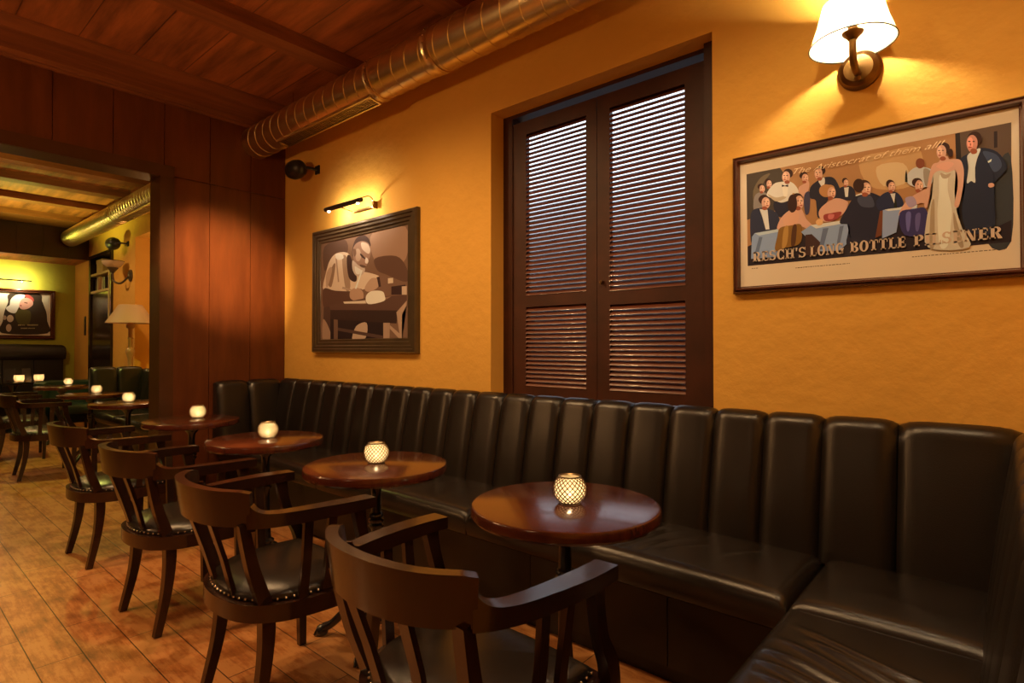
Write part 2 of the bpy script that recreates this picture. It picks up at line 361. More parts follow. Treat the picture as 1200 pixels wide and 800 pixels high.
(0,(141,213,433),[-73,-61,-59,-60,-74,-135,-86,-144]),
(0,(709,820,950),[-178,-41,-73,-39,-64,-51,-157,-57]),
(0,(58,33,36),[-196,-78,-173,-78,-142,-115,-153,-164,-199,-162]),
(1,(730,485,433),[-146,-9,-142,19,-112,44,-82,52,-49,36,-44,19,-59,-11,-93,-34,-127,-34]),
(1,(331,64,72),[-129,-8,-102,-4,-66,-5,-83,-32,-122,-33]),
(1,(639,221,251),[-112,-8,-92,-11,-97,-27,-112,-25]),
(1,(519,291,132),[-93,84,-98,69,-111,63,-127,65,-140,77,-145,93,-140,107,-127,114,-111,111,-98,99]),
(1,(519,291,132),[-89,88,-92,77,-102,72,-113,74,-122,83,-126,95,-122,105,-113,110,-101,108,-92,100]),
(1,(730,485,433),[-86,74,-89,60,-96,53,-105,55,-113,65,-115,79,-112,92,-105,99,-96,98,-88,88]),
(1,(941,697,609),[-88,76,-89,67,-93,62,-98,63,-102,69,-103,79,-102,87,-98,92,-93,91,-89,85]),
(1,(354,114,72),[-95,54,-97,50,-102,48,-108,49,-112,53,-114,58,-112,62,-107,64,-102,63,-97,59]),
(0,(43,18,19),[-90,80,-91,79,-95,79,-97,81,-95,82,-91,82]),
(0,(43,18,19),[-101,82,-103,81,-106,81,-108,83,-106,84,-103,84]),
(1,(430,87,66),[-91,64,-93,63,-98,64,-100,66,-98,67,-93,67]),
(0,(354,114,72),[-94,73,-95,69,-97,70,-98,73,-97,77,-95,76]),
(1,(820,571,320),[-132,-36,-134,-43,-141,-47,-149,-46,-155,-40,-158,-32,-155,-25,-148,-21,-140,-22,-134,-28]),
(1,(20,25,61),[-73,-47,-49,4,-18,50,30,54,70,29,88,10,96,-30,63,-30,56,-97,38,-137,-8,-132,-50,-132,-40,-63]),
(1,(58,77,170),[-11,41,30,44,43,-1,2,6]),
(0,(759,848,950),[-18,53,-2,56,30,53,30,48,-2,51,-17,48]),
(1,(43,18,19),[31,83,27,72,17,66,4,69,-6,78,-9,90,-6,101,5,107,17,104,27,95]),
(1,(730,485,433),[34,68,31,54,23,47,13,48,5,59,2,74,5,88,13,95,23,93,31,83]),
(1,(941,697,609),[32,70,30,61,26,56,21,57,17,63,15,73,17,82,21,87,26,86,30,80]),
(1,(354,114,72),[24,48,22,43,17,41,10,42,5,46,4,51,5,56,11,58,17,56,22,53]),
(0,(43,18,19),[30,74,28,73,24,74,22,76,24,77,28,76]),
(0,(43,18,19),[18,77,16,75,12,76,10,78,12,79,16,79]),
(1,(430,87,66),[29,58,26,57,21,58,19,60,21,61,26,60]),
(0,(354,114,72),[25,67,24,63,22,64,21,68,22,71,24,71]),
(1,(43,18,19),[11,85,8,70,-2,63,-13,65,-22,76,-26,92,-22,106,-13,114,-1,112,8,101]),
(0,(177,64,36),[46,-122,62,-22,78,-19,66,-114]),
(0,(295,446,899),[68,-127,71,-19,177,-15,177,-33,124,-36,113,-109]),
(0,(687,820,950),[71,-16,177,-15,175,-28,89,-26]),
(1,(20,33,107),[51,18,79,45,114,40,133,10,132,-16,89,-18,58,-17]),
(0,(759,848,950),[95,38,111,37,107,0]),
(1,(43,18,19),[109,72,106,63,99,59,91,61,84,68,82,77,84,86,91,91,99,89,106,82]),
(1,(730,485,433),[111,60,109,50,103,44,97,45,91,53,89,64,91,75,97,81,104,80,109,72]),
(1,(941,697,609),[109,62,108,55,105,51,102,52,99,57,98,64,99,72,102,76,105,75,108,70]),
(1,(354,114,72),[104,44,102,41,99,39,95,40,91,43,90,47,92,50,95,52,99,51,102,48]),
(0,(43,18,19),[108,66,107,65,104,65,103,67,104,68,107,67]),
(0,(43,18,19),[100,67,98,66,96,67,94,68,96,69,98,69]),
(1,(430,87,66),[107,53,105,52,102,52,100,54,102,55,105,55]),
(0,(354,114,72),[105,60,104,57,102,57,102,60,103,63,104,63]),
(0,(12,18,19),[106,-15,108,8,111,23,114,7,116,-17]),
(1,(620,748,926),[150,66,148,99,171,120,204,114,224,93,218,48,182,45]),
(1,(354,372,398),[197,110,220,93,216,51,201,50]),
(1,(247,87,53),[200,129,198,119,191,114,183,115,176,124,174,135,176,146,183,151,191,149,198,141]),
(0,(16,18,16),[141,73,142,100,145,118,148,99,149,71]),
(1,(730,485,433),[121,-41,141,-3,170,21,206,35,215,19,207,-14,177,-15,133,-49]),
(1,(409,372,675),[141,12,165,15,175,-15,153,-22]),
(1,(43,45,203),[124,-39,168,-31,203,-37,211,-122,138,-122]),
(1,(147,162,587),[143,-45,158,-44,153,-105,145,-104]),
(1,(120,120,442),[172,-55,187,-52,181,-109,172,-108]),
(1,(43,18,19),[193,62,190,52,182,48,173,50,165,57,162,67,165,77,173,81,183,79,190,72]),
(1,(730,485,433),[196,49,193,38,187,31,179,33,173,41,171,54,174,65,180,72,187,70,193,62]),
(1,(941,697,609),[194,51,192,43,189,39,185,40,182,45,181,53,182,61,185,65,189,65,193,59]),
(1,(354,114,72),[188,32,186,29,182,27,177,28,174,31,172,35,174,39,178,40,182,40,186,36]),
(0,(43,18,19),[192,55,191,54,188,54,186,56,188,57,191,56]),
(0,(43,18,19),[183,56,182,55,179,56,177,58,179,59,182,58]),
(1,(430,87,66),[191,41,189,40,186,41,184,42,186,44,189,43]),
(0,(354,114,72),[188,48,188,45,186,46,185,49,186,52,188,51]),
(1,(18,30,79),[301,116,324,137,359,149,401,125,424,74,417,51,392,20,392,-18,388,-143,322,-134,305,-59,315,35]),
(1,(51,87,203),[363,136,398,117,412,76,392,59,375,100]),
(1,(716,857,950),[321,130,342,145,357,146,347,112,341,74,342,33,331,40,319,36,324,89]),
(0,(782,950,950),[375,99,386,105,384,96,377,93]),
(1,(730,485,433),[392,14,391,10,386,8,381,8,377,12,376,17,377,21,381,23,387,22,391,18]),
(1,(43,18,19),[360,181,357,167,347,161,335,164,326,175,322,190,326,203,336,210,348,207,357,196]),
(1,(646,328,291),[349,166,346,149,339,140,329,142,322,155,319,173,322,190,330,199,339,197,347,184]),
(1,(933,465,407),[337,171,336,160,332,154,327,155,323,163,321,175,323,186,327,192,332,191,336,183]),
(1,(354,114,72),[348,140,346,134,341,132,335,133,331,138,329,144,331,149,335,152,341,150,346,146]),
(0,(43,18,19),[331,177,329,176,325,177,323,179,325,181,329,180]),
(0,(43,18,19),[342,175,340,173,337,174,335,176,337,178,341,177]),
(1,(430,87,66),[334,157,331,155,327,156,324,159,327,161,331,159]),
(0,(354,114,72),[332,167,331,163,329,163,328,168,329,172,331,171]),
(1,(646,680,652),[224,84,244,96,266,84,288,86,285,24,289,-50,305,-120,324,-190,208,-176,205,-72,222,12]),
(1,(836,950,950),[243,77,266,73,266,22,277,-48,274,-105,264,-177,242,-175,236,-65,241,20]),
(1,(430,384,305),[217,-39,227,-6,228,-87,226,-173,213,-171]),
(1,(403,361,291),[282,-61,296,-119,309,-183,296,-181,283,-117]),
(1,(485,446,382),[246,85,262,76,275,79,268,64,252,65]),
(1,(730,485,433),[221,115,241,125,251,142,267,140,271,129,300,121,310,92,311,58,307,14,296,-43,284,-36,294,28,289,84,266,83,244,94,225,82,216,31,207,-29,198,-21,206,38]),
(1,(805,499,442),[235,114,267,121,284,109,266,93,244,101]),
(1,(43,18,19),[273,168,270,157,261,151,250,154,242,163,238,176,242,187,251,193,261,190,270,181]),
(1,(730,485,433),[263,156,260,141,253,134,245,136,238,146,235,162,238,176,245,184,254,182,261,171]),
(1,(941,697,609),[252,160,251,151,247,145,242,146,239,153,237,163,239,173,243,178,247,177,251,170]),
(1,(354,114,72),[262,133,260,129,256,127,250,128,246,132,244,137,246,141,250,143,256,142,260,138]),
(0,(43,18,19),[246,165,244,164,241,165,239,167,241,168,244,167]),
(0,(43,18,19),[257,163,255,162,251,163,250,165,251,166,255,165]),
(1,(430,87,66),[249,148,246,146,242,147,240,150,242,151,247,150]),
(0,(354,114,72),[247,156,246,153,244,153,244,157,244,161,246,160]),
(1,(43,18,19),[282,149,281,140,277,136,272,137,269,143,267,152,269,161,273,165,277,164,281,158])]
WRITER_ART=[(0,(203,128,100),[-525,399,563,398,565,-423,-533,-416]),
(1,(354,239,196),[153,395,542,385,548,161,327,99,154,220]),
(1,(110,67,60),[-514,368,-221,390,-188,275,-424,205,-516,175]),
(1,(120,72,60),[184,199,436,190,556,95,556,-4,327,65,213,109]),
(0,(79,47,44),[-521,-115,-404,-130,-344,-416,-533,-416]),
(1,(388,273,219),[-531,-231,-438,-310,-402,-415,-530,-416]),
(0,(22,15,19),[-421,-206,300,-258,301,-421,-420,-415]),
(1,(716,640,591),[-522,1,-487,153,-424,253,-314,296,-149,261,-115,84,-12,115,155,88,257,45,155,-8,-73,-28,-219,-22]),
(1,(378,289,245),[-254,244,-181,237,-137,13,-202,-5]),
(1,(287,203,163),[-465,74,-389,201,-348,197,-405,32]),
(1,(43,25,27),[-188,238,-139,251,-52,88,-74,44,-161,88]),
(1,(64,40,44),[-110,248,-104,320,-60,378,27,394,100,360,130,301,88,298,33,329,-28,311,-53,242]),
(1,(322,220,196),[-97,228,-104,298,-60,340,21,348,100,321,130,272,124,223,95,187,83,160,47,133,-21,127,-71,153]),
(1,(633,560,548),[9,339,88,319,124,272,106,242,58,262,15,295]),
(1,(485,380,346),[-60,293,-16,288,9,235,-21,199,-65,218]),
(1,(177,109,92),[-104,298,-66,294,-59,257,-85,241]),
(0,(40,25,27),[-3,258,28,240,64,211,58,205,16,224,-9,248]),
(1,(716,691,731),[70,218,101,194,89,170,59,180]),
(1,(575,529,548),[-110,211,-72,196,-28,167,28,147,59,130,35,97,-21,83,-71,98,-109,147]),
(1,(759,820,915),[-78,164,-27,145,10,124,-21,98,-65,112]),
(1,(120,77,72),[-9,172,47,160,71,147,34,143,-3,157]),
(1,(485,380,330),[-487,130,-438,187,-396,174,-437,72,-479,27]),
(0,(409,321,286),[-348,254,-328,252,-293,61,-313,59]),
(0,(462,367,330),[-245,20,-121,-11,-128,-21,-252,2]),
(1,(820,839,860),[-348,288,-254,278,-234,242,-321,240]),
(1,(101,55,49),[-522,21,-353,-6,-121,-25,11,-16,51,-90,5,-109,-218,-115,-457,-128,-532,-114]),
(1,(485,344,286),[-137,-24,-58,-2,29,-35,36,-98,-57,-105,-137,-79]),
(0,(782,869,950),[10,127,28,126,-52,-12,-77,-10]),
(1,(203,128,108),[213,57,322,51,377,-7,355,-48,243,-53,155,-43,96,-22]),
(1,(514,386,330),[60,-2,140,54,228,38,228,-14,141,-42,72,-38]),
(0,(43,25,27),[208,57,242,55,260,-16,231,-17]),
(0,(110,63,54),[-439,-119,96,-89,559,-95,559,-136,459,-205,-421,-158]),
(0,(287,195,163),[-218,-115,96,-101,383,-96,328,-114,36,-134]),
(0,(40,23,25),[-421,-158,459,-200,444,-293,-421,-234]),
(1,(820,869,888),[72,-77,141,-42,271,-51,305,-87,294,-125,102,-137]),
(0,(709,683,636),[-235,-101,66,-109,72,-130,-218,-117]),
(0,(43,25,27),[383,-25,543,-23,559,-95,383,-84]),
(0,(575,486,431),[504,-33,559,-34,559,-95,504,-91]),
(0,(674,599,528),[344,38,404,36,405,-1,344,-1]),
(0,(419,310,258),[289,-284,367,-286,363,-421,290,-421]),
(0,(457,344,286),[443,-213,559,-136,559,-169,505,-232,505,-422,368,-328,368,-303,479,-364]),
(0,(177,115,92),[-369,-236,-311,-242,-310,-416,-368,-416]),
(1,(519,418,362),[-56,-301,82,-278,68,-392,-103,-408]),
(0,(96,59,54),[-310,-304,290,-378,290,-404,-310,-328])]
ALCOVE_ART=[(0,(660,644,613),[-778,298,368,364,368,-324,-773,-339]),
(1,(40,29,24),[-144,329,231,354,272,208,328,50,343,-111,344,-323,-239,-331,-233,-132,-211,38,-169,181]),
(1,(92,82,27),[-72,45,81,67,126,-3,94,-177,-38,-167]),
(1,(730,729,820),[-138,225,-85,299,-20,325,46,306,-8,176,-45,74,-82,4,-158,26,-195,88,-148,140]),
(1,(403,68,72),[46,316,90,326,152,273,158,215,80,253]),
(1,(687,382,396),[-3,234,69,274,141,229,148,157,81,88,10,74,-29,118]),
(0,(58,20,24),[36,200,80,189,78,174,36,186]),
(0,(287,48,72),[-18,147,6,141,2,123,-18,130]),
(1,(544,458,431),[-98,-84,-106,-120,-127,-142,-153,-143,-175,-122,-183,-88,-175,-53,-154,-30,-128,-29,-106,-50]),
(1,(403,308,272),[-187,-74,-191,-95,-202,-109,-217,-110,-228,-97,-233,-76,-229,-54,-217,-40,-203,-40,-191,-52]),
(1,(575,458,413),[-123,-241,-130,-278,-147,-302,-168,-302,-185,-280,-192,-243,-185,-205,-169,-182,-147,-181,-130,-204]),
(0,(575,528,272),[-40,-182,-32,-181,-32,-201,-39,-202]),
(0,(575,528,272),[-28,-181,-20,-181,-20,-201,-27,-201]),
(0,(575,528,272),[-16,-181,-8,-181,-8,-201,-15,-201]),
(0,(575,528,272),[-4,-181,4,-180,4,-200,-3,-200]),
(0,(575,528,272),[17,-181,25,-181,25,-198,17,-198]),
(0,(575,528,272),[34,-181,41,-181,41,-198,34,-198]),
(0,(575,528,272),[83,-176,91,-176,91,-196,83,-196]),
(0,(575,528,272),[96,-176,104,-176,104,-196,96,-196]),
(0,(575,528,272),[108,-176,116,-175,116,-195,109,-196]),
(0,(575,528,272),[121,-175,129,-175,129,-195,121,-195]),
(0,(575,528,272),[134,-175,142,-174,142,-195,134,-195]),
(0,(575,528,272),[147,-174,154,-174,155,-194,147,-195]),
(0,(575,528,272),[159,-174,167,-174,167,-194,159,-194]),
(0,(575,528,272),[172,-174,180,-173,180,-194,172,-194]),
(0,(575,528,272),[185,-173,193,-173,193,-193,185,-193]),
(0,(575,528,272),[198,-173,205,-172,206,-193,198,-193]),
(0,(575,528,272),[210,-172,218,-172,218,-192,211,-193]),
(0,(575,528,272),[-4,-235,3,-235,3,-252,-4,-252]),
(0,(575,528,272),[8,-234,16,-234,16,-251,8,-252]),
(0,(575,528,272),[21,-234,28,-234,29,-251,21,-251]),
(0,(575,528,272),[33,-234,41,-234,41,-251,33,-251]),
(0,(575,528,272),[46,-233,54,-233,54,-250,46,-251]),
(0,(575,528,272),[58,-233,66,-233,66,-250,59,-250]),
(0,(575,528,272),[71,-233,79,-232,79,-250,71,-250]),
(0,(575,528,272),[90,-234,98,-233,98,-248,90,-248]),
(0,(575,528,272),[103,-233,111,-233,111,-247,103,-248]),
(0,(575,528,272),[116,-233,124,-233,124,-247,117,-247]),
(0,(575,528,272),[129,-233,137,-232,137,-247,130,-247]),
(0,(575,528,272),[143,-232,150,-232,150,-246,143,-247]),
(0,(575,528,272),[156,-232,164,-232,164,-246,156,-246]),
(0,(575,528,272),[169,-231,177,-231,177,-246,169,-246])]

# ------------------------------------------------------------------ the setting
WY = 2.55; PX = -4.94; RX = .16; FY = -3.0; CZ = 3.285; AX = -11.6; EX = -12.5
bm = nb(); box(bm, EX-.3, RX+.2, FY-.2, WY+.35, -.1, 0); struct('floor', bm, 'floor', smooth=None)
bm = nb(); box(bm, AX-.25, RX+.2, FY-.2, WY+.35, CZ, CZ+.12)
struct('ceiling', bm, 'ceil', smooth=None)
# ceiling board seams are real grooves: thin cover strips between boards
# long ochre wall with two window openings and a bookcase recess
W1 = (-2.385, -1.005, .90, 2.685); W2 = (-9.18, -7.2, .95, 2.79); B1 = (-11.47, -10.2, 0, 2.76)
bm = nb()
xs = [EX-.3, B1[0], B1[1], W2[0], W2[1], W1[0], W1[1], RX+.2]
for a, b_, op in ((xs[0],xs[1],None),(xs[1],xs[2],B1),(xs[2],xs[3],None),(xs[3],xs[4],W2),(xs[4],xs[5],None),(xs[5],xs[6],W1),(xs[6],xs[7],None)):
    if op is None: box(bm, a, b_, WY, WY+.32, 0, CZ)
    else:
        if op[2] > 0: box(bm, a, b_, WY, WY+.32, 0, op[2])
        box(bm, a, b_, WY, WY+.32, op[3], CZ)
struct('wall_back', bm, 'plaster', smooth=None)
bm = nb(); box(bm, B1[0]-.05, B1[1]+.05, WY+.33, WY+.37, 0, CZ); box(bm, W2[0]-.05, W2[1]+.05, WY+.33, WY+.37, 0, CZ)
struct('wall_niche', bm, 'reveal', smooth=None)
bm = nb(); box(bm, RX, RX+.2, FY, WY, 0, CZ); struct('wall_right', bm, 'plaster', smooth=None)
bm = nb(); box(bm, EX-.3, RX+.2, FY-.2, FY, 0, CZ); struct('wall_front', bm, 'panel', smooth=None)
bm = nb(); box(bm, EX-.2, EX, FY, WY, 0, 2.71); struct('wall_far', bm, 'green', smooth=None)
# alcove soffit and dark timber header above it
bm = nb(); box(bm, EX-.2, AX, FY, WY, 2.71, 2.79); struct('ceiling_alcove', bm, 'ceil', smooth=None)
bm = nb(); box(bm, AX-.02, AX, FY, WY, 2.71, CZ)
y = FY
while y < WY-.01:
    y2 = min(y+.33, WY); box(bm, AX, AX+.012, y+.002, y2-.002, 2.71, CZ); y = y2
struct('wall_header', bm, 'casing', smooth=None)
# mahogany panelled partition with a wide opening
OY0, OY1, OZ = -1.25, 1.535, 2.575
bm = nb()
box(bm, PX-.19, PX-.015, OY1+.02, WY, 0, CZ); box(bm, PX-.19, PX-.015, FY, OY0-.02, 0, CZ); box(bm, PX-.19, PX-.015, OY0-.02, OY1+.02, OZ+.02, CZ)
cuts = [FY,-2.5,-2.16,-1.82,-1.48,-1.14,-.8,-.47,-.13,.2,.54,.873,1.225,1.563,1.9,2.235,WY]
g = .0022
for a, b_ in zip(cuts, cuts[1:]):
    for s_, (x0, x1) in enumerate(((PX-.015, PX), (PX-.205, PX-.19))):
        if b_ <= OY0-.1 or a >= OY1+.1:
            lo = max(a, OY1+.098) if a >= OY1 else a
            box(bm, x0, x1, lo+g, b_-g, 0, 2.59-g); box(bm, x0, x1, a+g, b_-g, 2.59+g, CZ)
        else:
            box(bm, x0, x1, a+g, b_-g, OZ+.09 if not (a < OY0-.1 or b_ > OY1+.098) else 2.67, CZ)
            if b_ > OY1+.098: box(bm, x0, x1, OY1+.098, b_-g, 2.59+g if False else 0, 2.59-g); box(bm, x0, x1, OY1+.098, b_-g, 2.59+g, 2.67)
            if a < OY0-.098: box(bm, x0, x1, a+g, OY0-.098, 0, 2.67)
struct('wall_left', bm, 'panel', smooth=None)
# casing and jamb lining of the opening
bm = nb()
for x0, x1 in ((PX-.222, PX-.19), (PX-.015, PX+.012)):
    box(bm, x0, x1, OY1, OY1+.097, 0, OZ-.0005); box(bm, x0, x1, OY0-.097, OY0, 0, OZ-.0005); box(bm, x0, x1, OY0-.097, OY1+.097, OZ, OZ+.09)
box(bm, PX-.2, PX, OY1-.001, OY1+.02, 0, OZ); box(bm, PX-.2, PX, OY0-.02, OY0+.001, 0, OZ); box(bm, PX-.2, PX, OY0, OY1, OZ-.002, OZ+.02)
struct('trim_1', bm, 'casing', smooth=None)
# ceiling cornice on the partition
bm = nb(); box(bm, PX, PX+.035, FY, WY, 3.165, 3.2); box(bm, PX, PX+.018, FY, WY, 3.145, 3.165)
struct('trim_2', bm, 'beam', smooth=None)
bm = nb(); box(bm, PX-.24, PX-.205, FY, WY, 3.165, 3.2); struct('trim_3', bm, 'beam', smooth=None)
# plinth skirting behind the opening wall, ochre wall needs none (bench covers it)
# beams: fixed ceiling structure, one object each
for i, (x0, x1) in enumerate(((-4.925,-4.58),(-3.62,-3.46),(-2.50,-2.34),(-1.38,-1.22),(-.28,-.12),(-5.5,-5.15),(-6.72,-6.56),(-7.98,-7.80),(-8.86,-8.66),(-9.93,-9.75),(-11.55,-10.9))):
    bm = nb(); box(bm, x0, x1, FY, WY, 3.2, CZ)
    for xx in (x0-.006, x1-.004): box(bm, xx, xx+.010, FY, WY, CZ-.012, CZ)   # thin bead where the beam meets the boards
    struct('ceiling_beam', bm, 'beam', smooth=None)
# board joints: shallow battens along the ceiling, one per joint
bm = nb()
for k in range(18):
    y = FY+.16+k*.315
    if y < WY-.05: box(bm, AX, RX, y-.0015, y+.0015, CZ-.002, CZ)
struct('trim_4', bm, 'casing', smooth=None)

# ------------------------------------------------------------------ shuttered window
bm = nb()  # outer frame in the opening
fy0, fy1 = 2.665, 2.75
x0, x1, z0, z1 = -2.385, -1.005, .90, 2.685
box(bm, x0, x0+.075, fy0, fy1, z0, z1); box(bm, x1-.07, x1, fy0-.04, fy1, z0, z1); box(bm, x0+.075, x1-.07, fy0, fy1, z1-.022, z1); box(bm, x0+.075, x1-.07, fy0, fy1, z0, z0+.05)
win = struct('window_1', bm, 'shutter', bevel=.004)
def shutter(xa, xb, za, zb, zr0, zr1, lx0, lx1):
    bm = nb(); y0, y1 = 2.672, 2.702
    box(bm, xa, lx0, y0, y1, za, zb); box(bm, lx1, xb, y0, y1, za, zb)
    box(bm, lx0, lx1, y0, y1, za, za+.06); box(bm, lx0, lx1, y0, y1, zr0, zr1); box(bm, lx0, lx1, y0, y1, 2.545, zb)
    leaf = obj('shutter_leaf', bm, 'shutter', win, bevel=.003)
    for (a, b_) in ((za+.06, zr0), (zr1, 2.545)):
        n = int(round((b_-a)/.0268)); p = (b_-a)/n
        bm = nb()
        for k in range(n):
            zc = a+(k+.5)*p; ang = math.radians(40)
            sec = []
            for t in range(10):
                u = 2*PI*t/10; cx, cz = .0250*math.cos(u), .0052*math.sin(u)
                sec.append((cx*math.cos(ang)-cz*math.sin(ang), cx*math.sin(ang)+cz*math.cos(ang)))
            loft(bm, [[(lx0-.002, 2.687+s[0], zc+s[1]) for s in sec], [(lx1+.002, 2.687+s[0], zc+s[1]) for s in sec]])
        obj('louvre_panel', bm, 'slat', leaf, smooth=60)
    return leaf
l1 = shutter(-2.309, -1.702, .955, 2.628, 1.49, 1.562, -2.205, -1.772)
l2 = shutter(-1.698, -1.078, .955, 2.628, 1.475, 1.552, -1.618, -1.192)
bm = nb(); tube(bm, [(-1.665,2.668,1.60),(-1.665,2.655,1.60)], .009, 12); tube(bm, [(-1.665,2.655,1.61),(-1.665,2.652,1.585)], .005, 8); obj('shutter_latch', bm, 'brass', l2)
for z in (2.35, 1.85, 1.15):
    bm = nb(); tube(bm, [(-1.077,2.664,z-.035),(-1.077,2.664,z+.035)], .006, 8); obj('hinge', bm, 'black', l2)
bm = nb(); box(bm, x0, x1, 2.78, 2.786, z0, z1); obj('pane', bm, 'glass', win)
# far window: a plain plastered niche edge, built into the wall openings

# ------------------------------------------------------------------ booth benches
def channel(a, b_, d0=.19, d1=.105, ztop=.98, z0=.44, deep=.020):
    # one padded upright channel in local frame: u along a..b, depth d out from the wall, returns bmesh with coords (u, -d, z)
    bm = nb(); nu = 12
    prof = []
    for k in range(9):
        t = k/8; prof.append((d0+(d1-d0)*t + .004*math.sin(PI*t), z0+(ztop-.055-z0)*t, 1))
    for k in range(1, 7):
        t = k/6*PI/2; prof.append((d1-.055+.055*math.cos(t), ztop-.055+.055*math.sin(t), 1-.5*k/6*.0))
    prof.append((.012, ztop-.004, 1)); prof.append((.004, ztop-.03, 1)); prof.append((.004, z0, 1))
    rings = []
    for d, z, s in prof:
        row = []
        for i in range(nu+1):
            u = -1+2*i/nu; e = (1-abs(u)**5)
            row.append((d, z, u, e))
        rings.append(row)
    grid = []
    for row in rings:
        g_ = []
        for d, z, u, e in row:
            dd = d + deep*(e-1)*1.0 if d > .02 else d
            zz = z + (deep*.9*(e-1) if z > ztop-.05 and d > .006 else 0)
            uu = a+(b_-a)*(u+1)/2*0.985+(b_-a)*.0075
            g_.append(bm.verts.new((uu, -dd, zz)))
        grid.append(g_)
    for r0, r1 in zip(grid, grid[1:]):
        for i in range(nu): bm.faces.new((r0[i], r0[i+1], r1[i+1], r1[i]))
    bm.faces.new([r[0] for r in grid]); bm.faces.new([r[-1] for r in grid][::-1])
    return bm
def cushion(x0, x1, y0, y1, z0, z1, r=.045, crown=.012, fn=None, nx=40, ny=24, wr=None):
    # padded cushion: rounded box built as a grid top with rolled edges
    bm = nb()
    def s(t, lo, hi, n):
        return lo+(hi-lo)*t
    us = [0,.0]; 
    def edge(n):
        e = [(1-math.cos(PI/2*k/5))*0 for k in range(1)]
        return e
    def coords_(lo, hi, n):
        c = [lo+r*(1-math.cos(PI/2*k/4)) for k in range(4)]
        c += [lo+r+(hi-lo-2*r)*k/n for k in range(n+1)]
        c += [hi-r*(1-math.cos(PI/2*(3-k)/4)) for k in range(4)]
        return c
    X = coords_(x0, x1, nx); Y = coords_(y0, y1, ny)
    def drop(v, lo, hi):
        d = min(v-lo, hi-v)
        if d >= r: return 0
        q = (r-d)/r; return r*(1-math.sqrt(max(0, 1-q*q)))
    G = []
    for x in X:
        row = []
        for y in Y:
            a = drop(x, x0, x1); b2 = drop(y, y0, y1)
            u = (x-x0)/(x1-x0)*2-1; v = (y-y0)/(y1-y0)*2-1
            z = z1 - math.sqrt(a*a+b2*b2) if a+b2 > 0 else z1
            z = max(z, z1-r) + crown*((1-u**4)*(1-v**4)-1)
            if wr: z += wr(x, y)*max(0, (1-u**8)*(1-v**8))
            row.append(bm.verts.new((x, y, z)))
        G.append(row)
    for r0, r1 in zip(G, G[1:]):
        for i in range(len(Y)-1): bm.faces.new((r0[i], r1[i], r1[i+1], r0[i+1]))
    rim = [G[i][0] for i in range(len(X))]+[G[-1][j] for j in range(1, len(Y))]+[G[i][-1] for i in range(len(X)-2, -1, -1)]+[G[0][j] for j in range(len(Y)-2, 0, -1)]
    prev = rim
    for ins, z in ((-.004, z0+(z1-z0)*.35), (.002, z0+.012), (.014, z0)):
        new = []
        for v in rim:
            cx, cy = (x0+x1)/2, (y0+y1)/2
            hx, hy = (x1-x0)/2, (y1-y0)/2
            new.append(bm.verts.new((cx+(v.co.x-cx)*(1-ins/hx), cy+(v.co.y-cy)*(1-ins/hy), z)))
        for i in range(len(rim)):
            j = (i+1) % len(rim); bm.faces.new((prev[i], prev[j], new[j], new[i]))
        prev = new
    bm.faces.new(prev)
    return bm
def ridge(x, y, p, q, w, h):
    # a soft leather crease running from p to q
    dx, dy = q[0]-p[0], q[1]-p[1]; L2 = dx*dx+dy*dy
    t = ((x-p[0])*dx+(y-p[1])*dy)/L2
    if t < -.25 or t > 1.25: return 0
    d = abs((x-p[0])*dy-(y-p[1])*dx)/math.sqrt(L2)+.0
    d2 = ((x-p[0])*dy-(y-p[1])*dx)/math.sqrt(L2) + .012*math.sin(t*3.1+p[1]*9)
    f = max(0, 1-((t-.5)/.75)**2)
    return h*f*math.exp(-(d2/w)**2)
bench = thing('booth_bench', 'long dark brown leather booth bench with upright channels wrapping the near corner', 'bench', (0,0,0))
def place(bm, kind):
    # wall-local (u, -d, z) to world: main wall, left return or right side
    for v in bm.verts:
        u, md, z = v.co
        if kind == 'main': v.co = (u, WY+md, z)
        elif kind == 'left': v.co = (PX+.013-md, u, z)
        elif kind == 'right': v.co = (RX+md, u, z)
        elif kind == 'ret2': v.co = (-8.62-md, u, z)
    return bm
seam = [-4.86+.2125*k for k in range(20)]+[-.785+.0]
seams = [-4.86,-4.60,-4.36,-4.13,-3.905,-3.69,-3.48,-3.272,-3.065,-2.86,-2.65,-2.437,-2.217,-2.008,-1.802,-1.595,-1.386,-1.178,-.97,-.76,-.545,-.30,.04]
for a, b_ in zip(seams, seams[1:]):
    obj('backrest_channel', place(channel(a, b_), 'main'), 'leather', bench, smooth=70)
for a, b_ in ((1.925, 2.185), (2.185, 2.47)):
    obj('backrest_channel', place(channel(a, b_, .17, .10, .975), 'left'), 'leather', bench, smooth=70)
for a, b_ in ((2.10, 2.42), (1.85, 2.10), (1.60, 1.85), (1.35, 1.60), (1.10, 1.35), (.85, 1.10), (.60, .85)):
    obj('backrest_channel', place(channel(a, b_, .215, .15, .99), 'right'), 'leather', bench, smooth=70)
def wr_main(x, y):
    z = 0
    for p, q, h in (((-1.17,2.0),(-1.10,2.30),.006), ((-1.12,1.99),(-1.02,2.28),.006), ((-1.06,2.0),(-.94,2.24),.005), ((-1.0,2.02),(-.86,2.2),.003), ((-.80,2.10),(-.72,2.25),.003)):
        z += ridge(x, y, p, q, .011, h*1.5)
    return z
def wr_mid(x, y):
    return ridge(x, y, (-2.5,1.98),(-2.36,2.3),.02,.005)+ridge(x, y, (-2.25,1.98),(-2.2,2.3),.02,.004)
